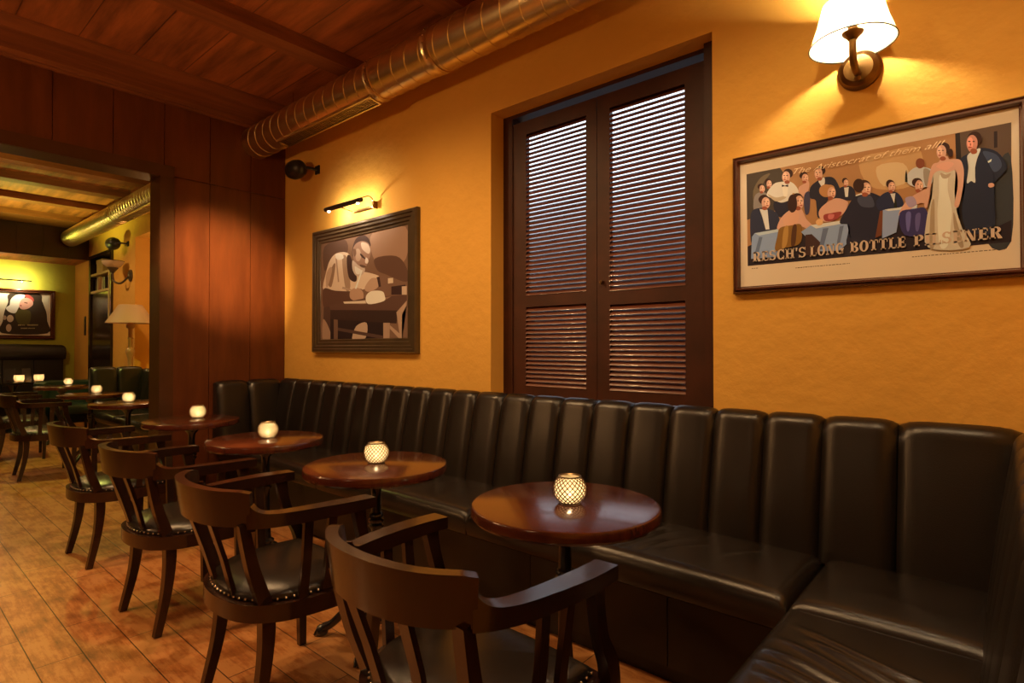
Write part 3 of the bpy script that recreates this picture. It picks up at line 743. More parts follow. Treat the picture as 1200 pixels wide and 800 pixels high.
def wr_side(x, y):
    z = 0
    for k, (p, q, h) in enumerate((((-.40,1.70),(-.11,1.60),.006),((-.36,1.63),(-.12,1.53),.009),((-.42,1.59),(-.14,1.47),.007),((-.44,1.52),(-.13,1.40),.010),((-.43,1.46),(-.16,1.34),.008),((-.40,1.40),(-.14,1.27),.008))):
        z += ridge(x, y, p, q, .013, h*1.7)
    return z
for a, b_, w_, n in ((-4.78,-3.30,None,40), (-3.295,-1.95,wr_mid,90), (-1.945,-.525,wr_main,160)):
    obj('seat_cushion', cushion(a, b_, 1.91, 2.40, .345, .475, wr=w_, nx=n, ny=50 if w_ else 24), 'seatleather', bench, smooth=80)
obj('seat_cushion', cushion(-.52, .0, 1.89, 2.40, .345, .477, crown=.016, wr=lambda x, y: ridge(x, y, (-.33,2.08),(-.16,2.02),.02,.004)), 'seatleather', bench, smooth=80)
obj('seat_cushion', cushion(-.52, .0, .62, 1.885, .345, .472, crown=.014, wr=wr_side, nx=90, ny=200), 'seatleather', bench, smooth=80)
# upholstered base with vertical joints, set back under the seat
for a, b_ in zip((-4.9,-4.2,-3.55,-2.9,-2.25,-1.6,-.95), (-4.2,-3.55,-2.9,-2.25,-1.6,-.95,-.44)):
    bm = nb(); box(bm, a+.002, b_-.002, 1.965, 2.50, .07, .335); obj('base_panel', bm, 'leather', bench, bevel=.012)
for a, b_ in ((.64,1.25),(1.25,1.86),(1.86,2.5)):
    bm = nb(); box(bm, -.47, .1, a+.002, b_-.002, .07, .335); obj('base_panel', bm, 'leather', bench, bevel=.012)
bm = nb(); box(bm, -4.9, -.5, 2.0, 2.5, 0, .07); box(bm, -.44, .1, .66, 2.5, 0, .07); obj('toe_kick', bm, 'black', bench)

bench2 = thing('booth_bench', 'dark brown leather booth bench in the far room, seen through the opening', 'bench', (0,0,0))
k = -8.61
while k < -5.35:
    obj('backrest_channel', place(channel(k, k+.22), 'main'), 'leather', bench2, smooth=70); k += .22
for a, b_ in ((1.90, 2.18), (2.18, 2.46)):
    obj('backrest_channel', place(channel(a, b_, .20, .13, 1.01), 'ret2'), 'leather', bench2, smooth=70)
for a, b_ in ((-8.43,-7.7),(-7.695,-6.5),(-6.495,-5.25)):
    obj('seat_cushion', cushion(a, b_, 1.93, 2.40, .345, .475), 'seatleather', bench2, smooth=80)
bm = nb(); box(bm, -8.6, -5.3, 1.985, 2.5, .0, .335); obj('base_panel', bm, 'leather', bench2, bevel=.012)

# ------------------------------------------------------------------ café tables
def make_table(label, loc, rz=0):
    t = thing('cafe_table', label, 'table', loc, rz, 'round pedestal tables along the booths')
    bm = nb(); R_ = .304
    lathe(bm, [(.0,.698),(R_-.03,.698),(R_-.006,.702),(R_,.710),(R_,.732),(R_-.003,.738),(R_-.009,.7405),(0,.7405)], 72)
    obj('tabletop', bm, 'tabletop', t, smooth=35)
    bm = nb(); lathe(bm, [(.0,.69),(.11,.69),(.11,.697),(0,.697)], 24); obj('mounting_plate', bm, 'iron', t)
    bm = nb()
    lathe(bm, [(.0,.10),(.055,.10),(.06,.12),(.04,.135),(.034,.16),(.045,.17),(.045,.18),(.03,.19),(.026,.25),(.022,.30),(.021,.42),(.022,.46),(.033,.47),(.034,.478),(.024,.485),(.033,.492),(.034,.502),(.024,.508),(.032,.516),(.03,.526),(.022,.532),(.020,.60),(.024,.64),(.04,.66),(.055,.675),(.06,.69),(0,.69)], 28)
    obj('column', bm, 'iron', t, smooth=50)
    bm = nb(); lathe(bm, [(.0,.06),(.06,.07),(.075,.09),(.06,.115),(.04,.125),(0,.13)], 24)
    for k in range(8):
        a = k*PI/4; box_ = lathe(bm, [(0,-.012),(.012,-.006),(.012,.006),(0,.012)], 8, (.07*math.cos(a), .07*math.sin(a), .095))
    obj('hub', bm, 'iron', t)
    for a in (40, 130, 220, 310):
        ca, sa = math.cos(math.radians(a)), math.sin(math.radians(a))
        bm = nb(); P = spline([(.04*ca,.04*sa,.10),(.09*ca,.09*sa,.12),(.14*ca,.14*sa,.095),(.19*ca,.19*sa,.05),(.225*ca,.225*sa,.032)], 6)
        tube(bm, P, lerp_list([.026,.022,.018,.017,.020], len(P)), 10)
        lg = obj('base_leg', bm, 'iron', t, smooth=70)
        bm = nb()
        lathe(bm, [(0,.0),(.022,.003),(.028,.014),(.024,.03),(.012,.042),(0,.045)], 14, (.235*ca,.235*sa,0))
        for d_ in (-.35, 0, .35):
            aa = math.radians(a)+d_
            tube(bm, [(.215*ca+.0*sa,.215*sa,.040),(.215*ca+.035*math.cos(aa),.215*sa+.035*math.sin(aa),.030),(.215*ca+.05*math.cos(aa),.215*sa+.05*math.sin(aa),.006)], [.008,.009,.005], 8)
        obj('claw_foot', bm, 'iron', lg, smooth=70)
    return t
TABLES = [((-1.085,1.511),'nearest round mahogany table, on a black pedestal beside the corner of the booth',20),
 ((-2.072,1.488),'round mahogany table second nearest, between two armchairs and the booth below the left shutter',0),
 ((-3.115,1.501),'round mahogany table third nearest, standing below the writer photograph',35),
 ((-4.335,1.556),'round mahogany table by the panelled partition, last one before the opening',10),
 ((-6.15,1.66),'round table just through the opening, first in the far room, by the booth seat',25),
 ((-7.6,1.70),'second round table of the far room, behind the first one through the opening',5),
 ((-9.45,1.80),'round table deepest in the far room row, nearest the green alcove',15)]
for (x, y), lab, rz in TABLES: make_table(lab, (x, y, 0), 0)

# ------------------------------------------------------------------ candle holders
def make_holder(label, loc, rz, power):
    t = thing('candle_holder', label, 'candle holder', loc, rz, 'openwork globe candle holders on the tables')
    prof = []
    R_ = .0545; nr = 11; ns = 20
    bm = nb(); rows = []
    for j in range(nr+1):
        ph = math.radians(-52+(52+50)*j/nr); rr = R_*math.cos(ph); z = .044+R_*math.sin(ph)
        rows.append([bm.verts.new((rr*math.cos(2*PI*(i+.5*(j%2))/ns), rr*math.sin(2*PI*(i+.5*(j%2))/ns), z)) for i in range(ns)])
    for j in range(nr-1):
        for i in range(ns):
            o_ = j % 2
            a = rows[j][i]; b_ = rows[j+1][(i+o_) % ns]; c_ = rows[j+2][i]; d_ = rows[j+1][(i-1+o_) % ns]
            bm.faces.new((a, b_, c_, d_))
    bm.normal_update()
    bmesh.ops.inset_individual(bm, faces=bm.faces[:], thickness=.0021, depth=0)
    # drop the inner faces: what stays is the openwork lattice
    nface = ns*(nr-1)
    bm.faces.ensure_lookup_table()
    bmesh.ops.delete(bm, geom=[bm.faces[i] for i in range(nface)], context='FACES_ONLY')
    bmesh.ops.solidify(bm, geom=bm.faces[:], thickness=.0018)
    tube(bm, [(R_*math.cos(math.radians(50))*math.cos(u), R_*math.cos(math.radians(50))*math.sin(u), .044+R_*math.sin(math.radians(50))) for u in [2*PI*k/32 for k in range(33)]], .0022, 6)
    tube(bm, [(.034*math.cos(u), .034*math.sin(u), .0025) for u in [2*PI*k/32 for k in range(33)]], .0025, 6)
    obj('lattice', bm, 'lattice', t, smooth=30)
    bm = nb(); Ri = .0515
    pr = [(.030,.0022)]+[(Ri*math.cos(math.radians(a)), .044+Ri*math.sin(math.radians(a))) for a in range(-48, 50, 8)]
    rings = [[(max(r_,1e-4)*math.cos(2*PI*i/28), max(r_,1e-4)*math.sin(2*PI*i/28), z) for i in range(28)] for r_, z in [(0.0,.0022)]+pr]
    loft(bm, rings, caps=False); obj('glass_globe', bm, 'amberglass', t, smooth=80)
    bm = nb(); lathe(bm, [(0,.004),(.019,.004),(.019,.018),(.017,.018),(0,.0165)], 20); cd = obj('candle', bm, 'wax', t)
    bm = nb(); lathe(bm, [(0,.019),(.0035,.023),(.0045,.029),(.003,.036),(0,.043)], 10); obj('flame', bm, 'flame', cd, smooth=80)
    d = bpy.data.lights.new('candle_light', 'POINT'); d.energy = power; d.color = (1,.70,.36); d.shadow_soft_size = .006
    l = bpy.data.objects.new('candle_light', d); C.objects.link(l); l.parent = t; l.location = (0,0,.05)
    return t
HOLD = [(-1.072,1.520),(-2.085,1.497),(-3.13,1.52),(-4.40,1.62),(-6.20,1.68),(-7.68,1.77),(-9.78,1.93)]
HL = ['glowing openwork candle globe on the nearest table','glowing openwork candle globe on the second nearest table','glowing openwork candle globe on the table below the writer photograph','glowing openwork candle globe on the table by the panelled partition','glowing candle globe on the first table through the opening','glowing candle globe on the middle table of the far room row','small glowing candle globe on the deepest table of the far room row']
h0 = make_holder(HL[0], (*HOLD[0], .7415), 0, .30)
for (x, y), lab, r_ in zip(HOLD[1:], HL[1:], (.3,.9,1.4,.2,.7,1.1)):
    c = copy_tree(h0); c.location = (x, y, .7415); c.rotation_euler = (0,0,r_); c['label'] = lab

# ------------------------------------------------------------------ armchairs
def make_chair():
    t = thing('armchair', 'x', 'chair', (0,0,0), 0, 'wooden armchairs drawn up to the tables')
    bow = spline([(-.298,.20,0),(-.300,.10,0),(-.290,-.01,0),(-.268,-.12,0),(-.222,-.20,0),(-.13,-.262,0),(0,-.283,0),(.13,-.262,0),(.222,-.20,0),(.268,-.12,0),(.290,-.01,0),(.300,.10,0),(.298,.20,0)], 10)
    n = len(bow); mid = n//2
    def seg(i0, i1, wf, zlo, zhi, lean=0):
        bm = nb(); rings = []
        for i in range(i0, i1+1):
            p = bow[i]; d = (bow[min(i+1,n-1)]-bow[max(i-1,0)]).normalized(); nrm = Vector((d.y,-d.x,0))
            w = wf(i)/2; lo = zlo(i); hi = zhi(i); L = lean*(hi-lo)
            rings.append([p+nrm*w+Vector((0,0,lo)), p-nrm*w+Vector((0,0,lo)), p-nrm*w+nrm*L+Vector((0,0,hi)), p+nrm*w+nrm*L+Vector((0,0,hi))])
        loft(bm, rings); return bm
    a0, a1 = 38, n-1-38   # crest between these spline indices
    def armw(i):
        q = min(i, n-1-i)/40; return .062-.022*min(1, max(0, q-.3)/.7)
    arm_hi = lambda i: .722+.004*math.sin(min(i, n-1-i)*.07)+.030*math.exp(-max(0, a0-min(i, n-1-i))/2.2)
    for s_, (i0, i1) in ((-1,(0,a0+1)),(1,(a1-1,n-1))):
        obj('armrest', seg(i0, i1, armw, lambda i: .688-.004*min(1,min(i,n-1-i)/34), arm_hi), 'chairwood', t, bevel=.008, bseg=3)
    def crest_hi(i):
        q = min(i-a0, a1-i)
        return .795+.005*min(1, q/3) + .006*math.sin(PI*(i-a0)/(a1-a0))
    obj('crest_rail', seg(a0, a1, lambda i: .030, lambda i: .690, crest_hi, .14), 'chairwood', t, bevel=.006, bseg=3)
    # rear posts run from the bow down through the seat frame to the splayed feet
    for s_ in (-1, 1):
        P = spline([(s_*.222,-.212,.70),(s_*.208,-.175,.55),(s_*.190,-.130,.42),(s_*.186,-.118,.33),(s_*.190,-.132,.18),(s_*.200,-.172,.0)], 5)
        bm = nb(); limb(bm, P, lerp_list([.034,.036,.040,.042,.036,.028], len(P)), lerp_list([.030,.036,.044,.044,.036,.028], len(P)))
        obj('rear_leg', bm, 'chairwood', t, bevel=.004)
    for x in (-.088, .088):
        P = [(x*1.12,-.262,.70),(x*1.0,-.215,.56),(x*.86,-.178,.425)]
        bm = nb(); limb(bm, P, [.036,.034,.034], [.014,.014,.014]); obj('back_slat', bm, 'chairwood', t, bevel=.003)
    for s_ in (-1, 1):
        for y0, y1 in ((.058,.055),(-.022,-.03)):
            P = [(s_*(.289 if y0 > 0 else .278), y0, .69), (s_*.272, (y0+y1)/2, .56), (s_*.256, y1, .42)]
            bm = nb(); limb(bm, P, [.016]*3, [.030]*3); obj('arm_spindle', bm, 'chairwood', t, bevel=.003)
        P = spline([(s_*.296,.150,.69),(s_*.292,.162,.62),(s_*.288,.185,.54),(s_*.286,.222,.47),(s_*.282,.235,.41),(s_*.276,.232,.34),(s_*.262,.228,.16),(s_*.252,.225,.0)], 5)
        bm = nb(); limb(bm, P, lerp_list([.026,.028,.030,.034,.038,.036,.030,.026], len(P)), lerp_list([.048,.036,.034,.044,.046,.040,.032,.028], len(P)))
        obj('front_leg', bm, 'chairwood', t, bevel=.004)
    # curved seat frame
    out = spline([(-.272,.235,0),(-.280,.10,0),(-.268,-.03,0),(-.235,-.12,0),(-.15,-.195,0),(0,-.222,0),(.15,-.195,0),(.235,-.12,0),(.268,-.03,0),(.280,.10,0),(.272,.235,0)], 5)
    front = spline([(.272,.235,0),(.14,.248,0),(0,.252,0),(-.14,.248,0),(-.272,.235,0)], 5)
    loop = out[:-1]+front[:-1]
    bm = nb(); rings = []
    m_ = len(loop)
    for i, p in enumerate(loop):
        q = Vector((p.x*.84, (p.y-.02)*.84+.02, 0))
        rings.append([p+Vector((0,0,.368)), p+Vector((0,0,.424)), q+Vector((0,0,.424)), q+Vector((0,0,.368))])
    loft(bm, rings, caps=False, closed=True); obj('seat_frame', bm, 'chairwood', t, bevel=.004)
    # domed leather seat
    bm = nb(); prev = None
    def ringpts(s, z): return [(p.x*s, (p.y-.02)*s+.02, z) for p in loop]
    R = [ringpts(.86,.415), ringpts(.90,.424), ringpts(.905,.434), ringpts(.88,.446), ringpts(.80,.459), ringpts(.66,.470), ringpts(.48,.477), ringpts(.28,.4805), ringpts(.10,.4815), ringpts(.01,.4817)]
    loft(bm, R); st = obj('seat_pad', bm, 'seatleather', t, smooth=80)
    bm = nb()
    L = [Vector(p) for p in ringpts(.912,.431)]
    tot = 0; step = .026; acc = 0
    for i in range(m_):
        a = L[i]; b_ = L[(i+1) % m_]; d = (b_-a).length
        while acc < d:
            p = a+(b_-a)*(acc/d); nn = Vector((p.x, p.y-.02, 0)).normalized()
            bmesh.ops.create_icosphere(bm, subdivisions=1, radius=.0058, matrix=Matrix.Translation(p-nn*.001))
            acc += step
        acc -= d
    o = obj('nail_trim', bm, 'chrome', st, smooth=80); o['label'] = 'row of shiny domed upholstery nails'
    bm = nb(); box(bm, -.235,.235,.16,.185,.372,.41); obj('seat_rail_brace', bm, 'chairwood', t)
    return t
CH = [((-1.035,1.00),0,'nearest dark wooden armchair, at the bottom edge, facing the nearest table'),
 ((-2.0,1.005),-2,'dark wooden armchair second nearest, with studded leather seat, behind the nearest one'),
 ((-2.975,1.02),3,'dark wooden armchair third nearest, facing the table below the writer photograph'),
 ((-4.11,1.035),2,'dark wooden armchair fourth nearest, facing the table by the panelled partition'),
 ((-7.15,1.19),-3,'dark wooden armchair alone in the middle of the far room floor, with a green-lit seat'),
 ((-8.45,1.20),-6,'dark wooden armchair cut by the left edge of the photo, in the far room')]
ch0 = make_chair()
for i, ((x, y), r_, lab) in enumerate(CH):
    c = ch0 if i == 0 else copy_tree(ch0)
    c.location = (x, y, 0); c.rotation_euler = (0,0,math.radians(r_)); c['label'] = lab

# ------------------------------------------------------------------ ducts
def duct(name, x0, x1, label, pitch=.13, grille=None, collars=(), hangers=()):
    yc, zc, R_ = 2.28, 3.030, .132
    t = thing(name, label, 'duct', (0,0,0))
    bm = nb(); prof = []
    x = x0
    prof.append((R_-.004, x0)); prof.append((R_, x0+.001))
    k = 1
    while x0+k*pitch < x1-.01:
        xx = x0+k*pitch; prof += [(R_, xx-.004), (R_+.0034, xx-.0015), (R_+.0034, xx+.0015), (R_, xx+.004)]; k += 1
    prof += [(R_, x1-.001), (R_-.004, x1)]
    rings = []
    for r_, xx in prof:
        # ribs lean slightly like a spiral seam
        rings.append([(xx+.030*math.sin(2*PI*i/48), yc+r_*math.cos(2*PI*i/48), zc+r_*math.sin(2*PI*i/48)) if x0+.05 < xx < x1-.05 else (xx, yc+r_*math.cos(2*PI*i/48), zc+r_*math.sin(2*PI*i/48)) for i in range(48)])
    loft(bm, rings); obj('duct_pipe', bm, 'duct', t, smooth=24)
    if grille:
        a, b_ = grille
        # register on the underside, tilted towards the room
        ang = math.radians(-100); ca, sa = math.cos(ang), math.sin(ang)
        def P(u, w, h): # u along x, w across, h out from surface
            return (u, yc+ca*(R_+h)-sa*w*1.0, zc+sa*(R_+h)+ca*w)
        def gbox(bm, u0, u1, w0, w1, h0, h1):
            vs = [bm.verts.new(P(u, w, h)) for h in (h0, h1) for u, w in ((u0,w0),(u1,w0),(u1,w1),(u0,w1))]
            for q in ((3,2,1,0),(4,5,6,7),(0,1,5,4),(1,2,6,5),(2,3,7,6),(3,0,4,7)): bm.faces.new([vs[i] for i in q])
        bm = nb()
        for u0, u1, w0, w1 in ((a,b_,-.05,-.038),(a,b_,.038,.05),(a,a+.014,-.038,.038),(b_-.014,b_,-.038,.038)): gbox(bm, u0, u1, w0, w1, -.014, .013)
        gr = obj('air_grille', bm, 'duct', t, smooth=None)
        bm = nb(); gbox(bm, a+.014, b_-.014, -.038, .038, -.008, .002); obj('grille_back', bm, 'black', gr, smooth=None)
        bm = nb()
        for w in (-.026,-.013,0,.013,.026): gbox(bm, a+.014, b_-.014, w-.0016, w+.0016, -.002, .009)
        u = a+.1
        while u < b_-.05: gbox(bm, u-.002, u+.002, -.038, .038, -.002, .006); u += .1
        obj('grille_bars', bm, 'duct', gr, smooth=None)
    for xc in collars:
        bm = nb(); lathe(bm, [(R_-.001,xc-.028),(R_+.007,xc-.028),(R_+.007,xc-.022),(R_+.004,xc-.018),(R_+.004,xc+.018),(R_+.007,xc+.022),(R_+.007,xc+.028),(R_-.001,xc+.028)], 40, (0,0,0), 'X')
        for v in bm.verts: v.co.y += yc; v.co.z += zc
        cl = obj('clamp_collar', bm, 'duct', t)
        for a_ in (150, 168, 186, 204, 222):
            bm = nb()
            y_, z_ = yc+(R_+.008)*math.cos(math.radians(a_)), zc+(R_+.008)*math.sin(math.radians(a_))
            bmesh.ops.create_icosphere(bm, subdivisions=1, radius=.006, matrix=Matrix.Translation((xc, y_, z_)))
            obj('screw', bm, 'chrome', cl, smooth=80)
    for xc in hangers:
        bm = nb(); tube(bm, [(xc, yc, zc+R_-.002), (xc, yc, CZ)], .004, 8); box(bm, xc-.012, xc+.012, yc-.012, yc+.012, zc+R_-.004, zc+R_+.01); obj('hanger_rod', bm, 'chrome', t)
    return t
duct('spiral_duct', PX+.001, RX, 'big ribbed metal ventilation duct under the ceiling, along the ochre wall', .13, (-4.42,-3.16), (-3.13, -2.55), (-2.47, -4.3, -.6))
duct('spiral_duct', -11.5, PX-.205, 'ribbed metal duct in the far room, shining yellow, seen through the opening', .10, (-8.6,-6.2), (-8.9,), (-7.3, -8.4, -10.2))

# ------------------------------------------------------------------ framed pictures
def ink_mesh(bm, art, org, axis, dist, layer0=0):
    lay = bm.loops.layers.color.get('ink') or bm.loops.layers.color.new('ink')
    for k, (sm, col, q) in enumerate(art):
        pts = [(q[i]/1000, q[i+1]/1000) for i in range(0, len(q), 2)]
        if sm:
            P = [Vector((a, b_, 0)) for a, b_ in pts]; P3 = P[-2:]+P+P[:3]
            sp = spline(P3, 4)[8:-8]; pts = [(p.x, p.y) for p in sp]
            if pts[0] == pts[-1]: pts = pts[:-1]
        off = dist+(layer0+k)*.00003
        vs = [bm.verts.new((org[0]+a, org[1]-off, org[2]+b_) if axis == 'Y' else (org[0]+off, org[1]+a, org[2]+b_)) for a, b_ in pts]
        f = bm.faces.new(vs); c = tuple((v/1000) for v in col)
        for l in f.loops: l[lay] = (*[lin2srgb(v) for v in c], 1)
        bmesh.ops.triangulate(bm, faces=[f])
def lin2srgb(v): return v
def ink_obj(name, bm, parent):
    lay_vals = []
    me = bpy.data.meshes.new(name)
    lay = bm.loops.layers.color['ink']
    cols = [[tuple(l[lay]) for l in f.loops] for f in bm.faces]
    bm.to_mesh(me); bm.free()
    if 'ink' in me.color_attributes: me.color_attributes.remove(me.color_attributes['ink'])
    at = me.color_attributes.new('ink', 'FLOAT_COLOR', 'CORNER'); i = 0
    for fc in cols:
        for c_ in fc: at.data[i].color = c_; i += 1
    me.materials.append(M['print'])
    o = bpy.data.objects.new(name, me); C.objects.link(o); o.parent = parent; return o
def frame_mesh(u0, u1, v0, v1, w, prof, axis, at_):
    # mitred moulding; prof = [(inward 0..1, height out)], at_ = wall coordinate
    bm = nb(); rings = []
    for cx, cy in ((0,0),(1,0),(1,1),(0,1)):
        ring = []
        for t, h in prof:
            u = (u0+w*t) if cx == 0 else (u1-w*t); v = (v0+w*t) if cy == 0 else (v1-w*t)
            ring.append((u, at_-h, v) if axis == 'Y' else (at_+h, u, v))
        rings.append(ring)
    loft(bm, rings, caps=False, closed=True); return bm
def rectb(u0, u1, v0, v1, h0, h1, axis, at_):
    bm = nb()
    if axis == 'Y': box(bm, u0, u1, at_-h1, at_-h0, v0, v1)
    else: box(bm, at_+h0, at_+h1, u0, u1, v0, v1)
    return bm
# lettering drawn stroke by stroke in a 0..1 box
def R4(a, b_, c, d): return [(a,b_),(c,b_),(c,d),(a,d)]
def arc(cx, cy, rx, ry, tx, ty, a0, a1, n=10):
    o_ = [(cx+rx*math.cos(math.radians(a0+(a1-a0)*k/n)), cy+ry*math.sin(math.radians(a0+(a1-a0)*k/n))) for k in range(n+1)]
    i_ = [(cx+(rx-tx)*math.cos(math.radians(a0+(a1-a0)*k/n)), cy+(ry-ty)*math.sin(math.radians(a0+(a1-a0)*k/n))) for k in range(n+1)]
    return [[o_[k], o_[k+1], i_[k+1], i_[k]] for k in range(n)]
LET = {
 'I': (.42, [R4(.08,0,.34,1), R4(0,0,.42,.12), R4(0,.88,.42,1)]),
 'L': (.72, [R4(.08,0,.34,1), R4(0,.88,.44,1), R4(0,0,.72,.12), [(.62,0),(.72,0),(.72,.36),(.66,.36)]]),
 'E': (.72, [R4(.08,0,.34,1), R4(0,0,.70,.12), R4(0,.88,.68,1), R4(.3,.44,.56,.56), R4(.52,.34,.57,.66), [(.60,0),(.70,0),(.72,.32),(.67,.32)], [(.58,1),(.68,1),(.68,.70),(.64,.70)]]),
 'T': (.78, [R4(.26,0,.52,1), R4(.16,0,.62,.12), R4(0,.88,.78,1), [(0,1),(.1,1),(.05,.66),(0,.66)], [(.68,1),(.78,1),(.78,.66),(.73,.66)]]),
 'H': (.92, [R4(.08,0,.32,1), R4(.60,0,.84,1), R4(.3,.44,.62,.56), R4(0,0,.40,.12), R4(0,.88,.40,1), R4(.52,0,.92,.12), R4(.52,.88,.92,1)]),
 'N': (.94, [R4(.10,0,.20,1), R4(.74,0,.84,1), [(.10,1),(.36,1),(.84,0),(.60,0)], R4(0,0,.32,.12), R4(0,.88,.30,1), R4(.62,.88,.94,1)]),
 'O': (.86, arc(.43,.5,.43,.52,.26,.10,0,360,24)),
 'C': (.80, arc(.43,.5,.43,.52,.26,.10,40,320,20)+[R4(.68,.66,.76,1.0), R4(.68,0,.76,.34)]),
 'G': (.86, arc(.43,.5,.43,.52,.26,.10,40,325,20)+[R4(.68,.66,.76,1.0), R4(.56,0,.80,.42), R4(.48,.40,.86,.50)]),
 'P': (.78, [R4(.08,0,.34,1), R4(0,0,.46,.12), R4(0,.88,.4,1)]+arc(.38,.72,.40,.28,.24,.09,-90,90,10)),
 'R': (.86, [R4(.08,0,.34,1), R4(0,0,.42,.12), R4(0,.88,.4,1), [(.36,.5),(.58,.5),(.84,.10),(.86,0),(.58,0)]]+arc(.38,.72,.40,.28,.24,.09,-90,90,10)),
 'B': (.80, [R4(.08,0,.34,1), R4(0,0,.42,.12), R4(0,.88,.4,1)]+arc(.36,.75,.38,.25,.24,.09,-90,90,10)+arc(.38,.27,.42,.28,.25,.09,-90,90,10)),
 'S': (.70, arc(.35,.73,.34,.28,.20,.09,20,270,12)+arc(.35,.27,.35,.28,.20,.09,-160,90,12)+[R4(.60,.70,.67,1.0), R4(.02,0,.09,.30)]),
 "'": (.24, [[(.02,1),(.22,1),(.16,.66),(.06,.66)]]),
}
def letters(text, u0, u1, v0, h, col, gap=.09):
    w = sum(LET[c][0] for c in text)+gap*(len(text)-1); sx = (u1-u0)/w; out = []; x = 0
    for c in text:
        for poly in LET[c][1]:
            q = []
            for a, b_ in poly: q += [1000*(u0+(x+a)*sx), 1000*(v0+b_*h)]
            out.append((0, col, q))
        x += LET[c][0]+gap
    return out

def picture_thing(name, label, cat='picture'):
    return thing(name, label, cat, (0,0,0))
# advert poster
p = picture_thing('framed_poster', 'wide vintage beer advertisement poster of an evening party, in a slim mahogany frame')
FU = (-.907, .066, 1.478, 2.076)
obj('frame', frame_mesh(*FU, .030, [(0,0),(0,.022),(.18,.030),(.34,.026),(.5,.034),(.72,.032),(.9,.020),(1,.018),(1,0)], 'Y', WY), 'frame', p, smooth=30)
obj('mount_board', rectb(FU[0]+.02, FU[1]-.02, FU[2]+.02, FU[3]-.02, .004, .0135, 'Y', WY), 'mat', p, smooth=None)
bm = nb(); ink_mesh(bm, POSTER_ART, (-.42, 2.5365, 1.78), 'Y', .0002)
LC = (640, 560, 500); words = []
for tx, a, b_ in (("RESCH'S",-.823,-.615),('LONG',-.599,-.479),('BOTTLE',-.457,-.278),('PILSENER',-.254,-.009)): words += letters(tx, a+.42, b_+.42, 1.6115-1.78, .0415, LC)
for k, w_ in enumerate(words): ink_mesh(bm, [w_], (-.42, 2.5365, 1.78), 'Y', .0002, len(POSTER_ART)+2)
for (a, b_, v) in ((-.83,-.805,1.583),(-.655,-.46,1.5695),(-.26,-.0,1.5735)):   # fine print too small to read
    x = a; 
    while x < b_:
        l = random.uniform(.004,.012); ink_mesh(bm, [(0, (140,110,80), [1000*(x+.42),1000*(v-1.78),1000*(min(x+l,b_)+.42),1000*(v-1.78),1000*(min(x+l,b_)+.42),1000*(v+.0028-1.78),1000*(x+.42),1000*(v+.0028-1.78)])], (-.42, 2.5365, 1.78), 'Y', .0002); x += l+.003
ink_obj('art_print', bm, p)
def text_obj(txt, loc, size, m, parent, name, rot=(PI/2,0,0), shear=.5, width=None):
    cu = bpy.data.curves.new(name, 'FONT'); cu.body = txt; cu.size = size; cu.shear = shear; cu.extrude = .0002; cu.offset = -.0002
    o = bpy.data.objects.new(name, cu); C.objects.link(o); o.location = loc; o.rotation_euler = rot
    dg = bpy.context.evaluated_depsgraph_get(); me = bpy.data.meshes.new_from_object(o.evaluated_get(dg)); bpy.data.objects.remove(o)
    if width:
        xs_ = [v.co.x for v in me.vertices]; k_ = width/(max(xs_)-min(xs_))
        for v in me.vertices: v.co.x *= k_
    me.materials.clear(); me.materials.append(M[m])
    o = bpy.data.objects.new(name, me); C.objects.link(o); o.location = loc; o.rotation_euler = rot; o.parent = parent
    return o
M['script'] = mat('cream script ink', (.95,.82,.6), .5)
text_obj('The Aristocrat of them all!', (-.672, 2.531, 1.958), .032, 'script', p, 'script_lettering', width=.50)

# photograph of a man writing
p = picture_thing('framed_photograph', 'sepia photograph of a bearded man writing at a table, stepped dark frame')
FU = (-4.405, -3.052, 1.205, 2.215)
obj('frame', frame_mesh(*FU, .112, [(0,0),(0,.030),(.08,.044),(.25,.046),(.30,.038),(.48,.040),(.53,.030),(.72,.032),(.78,.024),(.93,.026),(1,.018),(1,0)], 'Y', WY), 'darkframe', p, smooth=25)
obj('backing', rectb(FU[0]+.09, FU[1]-.09, FU[2]+.07, FU[3]-.07, .004, .020, 'Y', WY), 'mat', p, smooth=None)
bm = nb(); q0 = (-3.73, 2.53, 1.71); sx_ = 1.0
bgq = [(0, WRITER_ART[0][1], [-580,405,585,405,585,-425,-580,-425])]
ink_mesh(bm, bgq, q0, 'Y', .0005); ink_mesh(bm, WRITER_ART, q0, 'Y', .0008)
ink_obj('photo_print', bm, p)

# alcove picture
p = picture_thing('framed_photograph', 'framed picture of a face and white flowers on the green alcove wall')
FU = (.62, 2.268, 1.395, 2.235)
obj('frame', frame_mesh(*FU, .065, [(0,0),(0,.04),(.3,.05),(.6,.035),(.8,.040),(1,.02),(1,0)], 'X', EX), 'frame', p, smooth=30)
obj('mount_board', rectb(FU[0]+.04, FU[1]-.04, FU[2]+.04, FU[3]-.04, .004, .012, 'X', EX), 'mat', p, smooth=None)
bm = nb()
art = [(s, c, q) for s, c, q in ALCOVE_ART]
ink_mesh(bm, art, (EX+.014, 1.82, 1.82), 'X', .0005); ink_obj('art_print', bm, p)

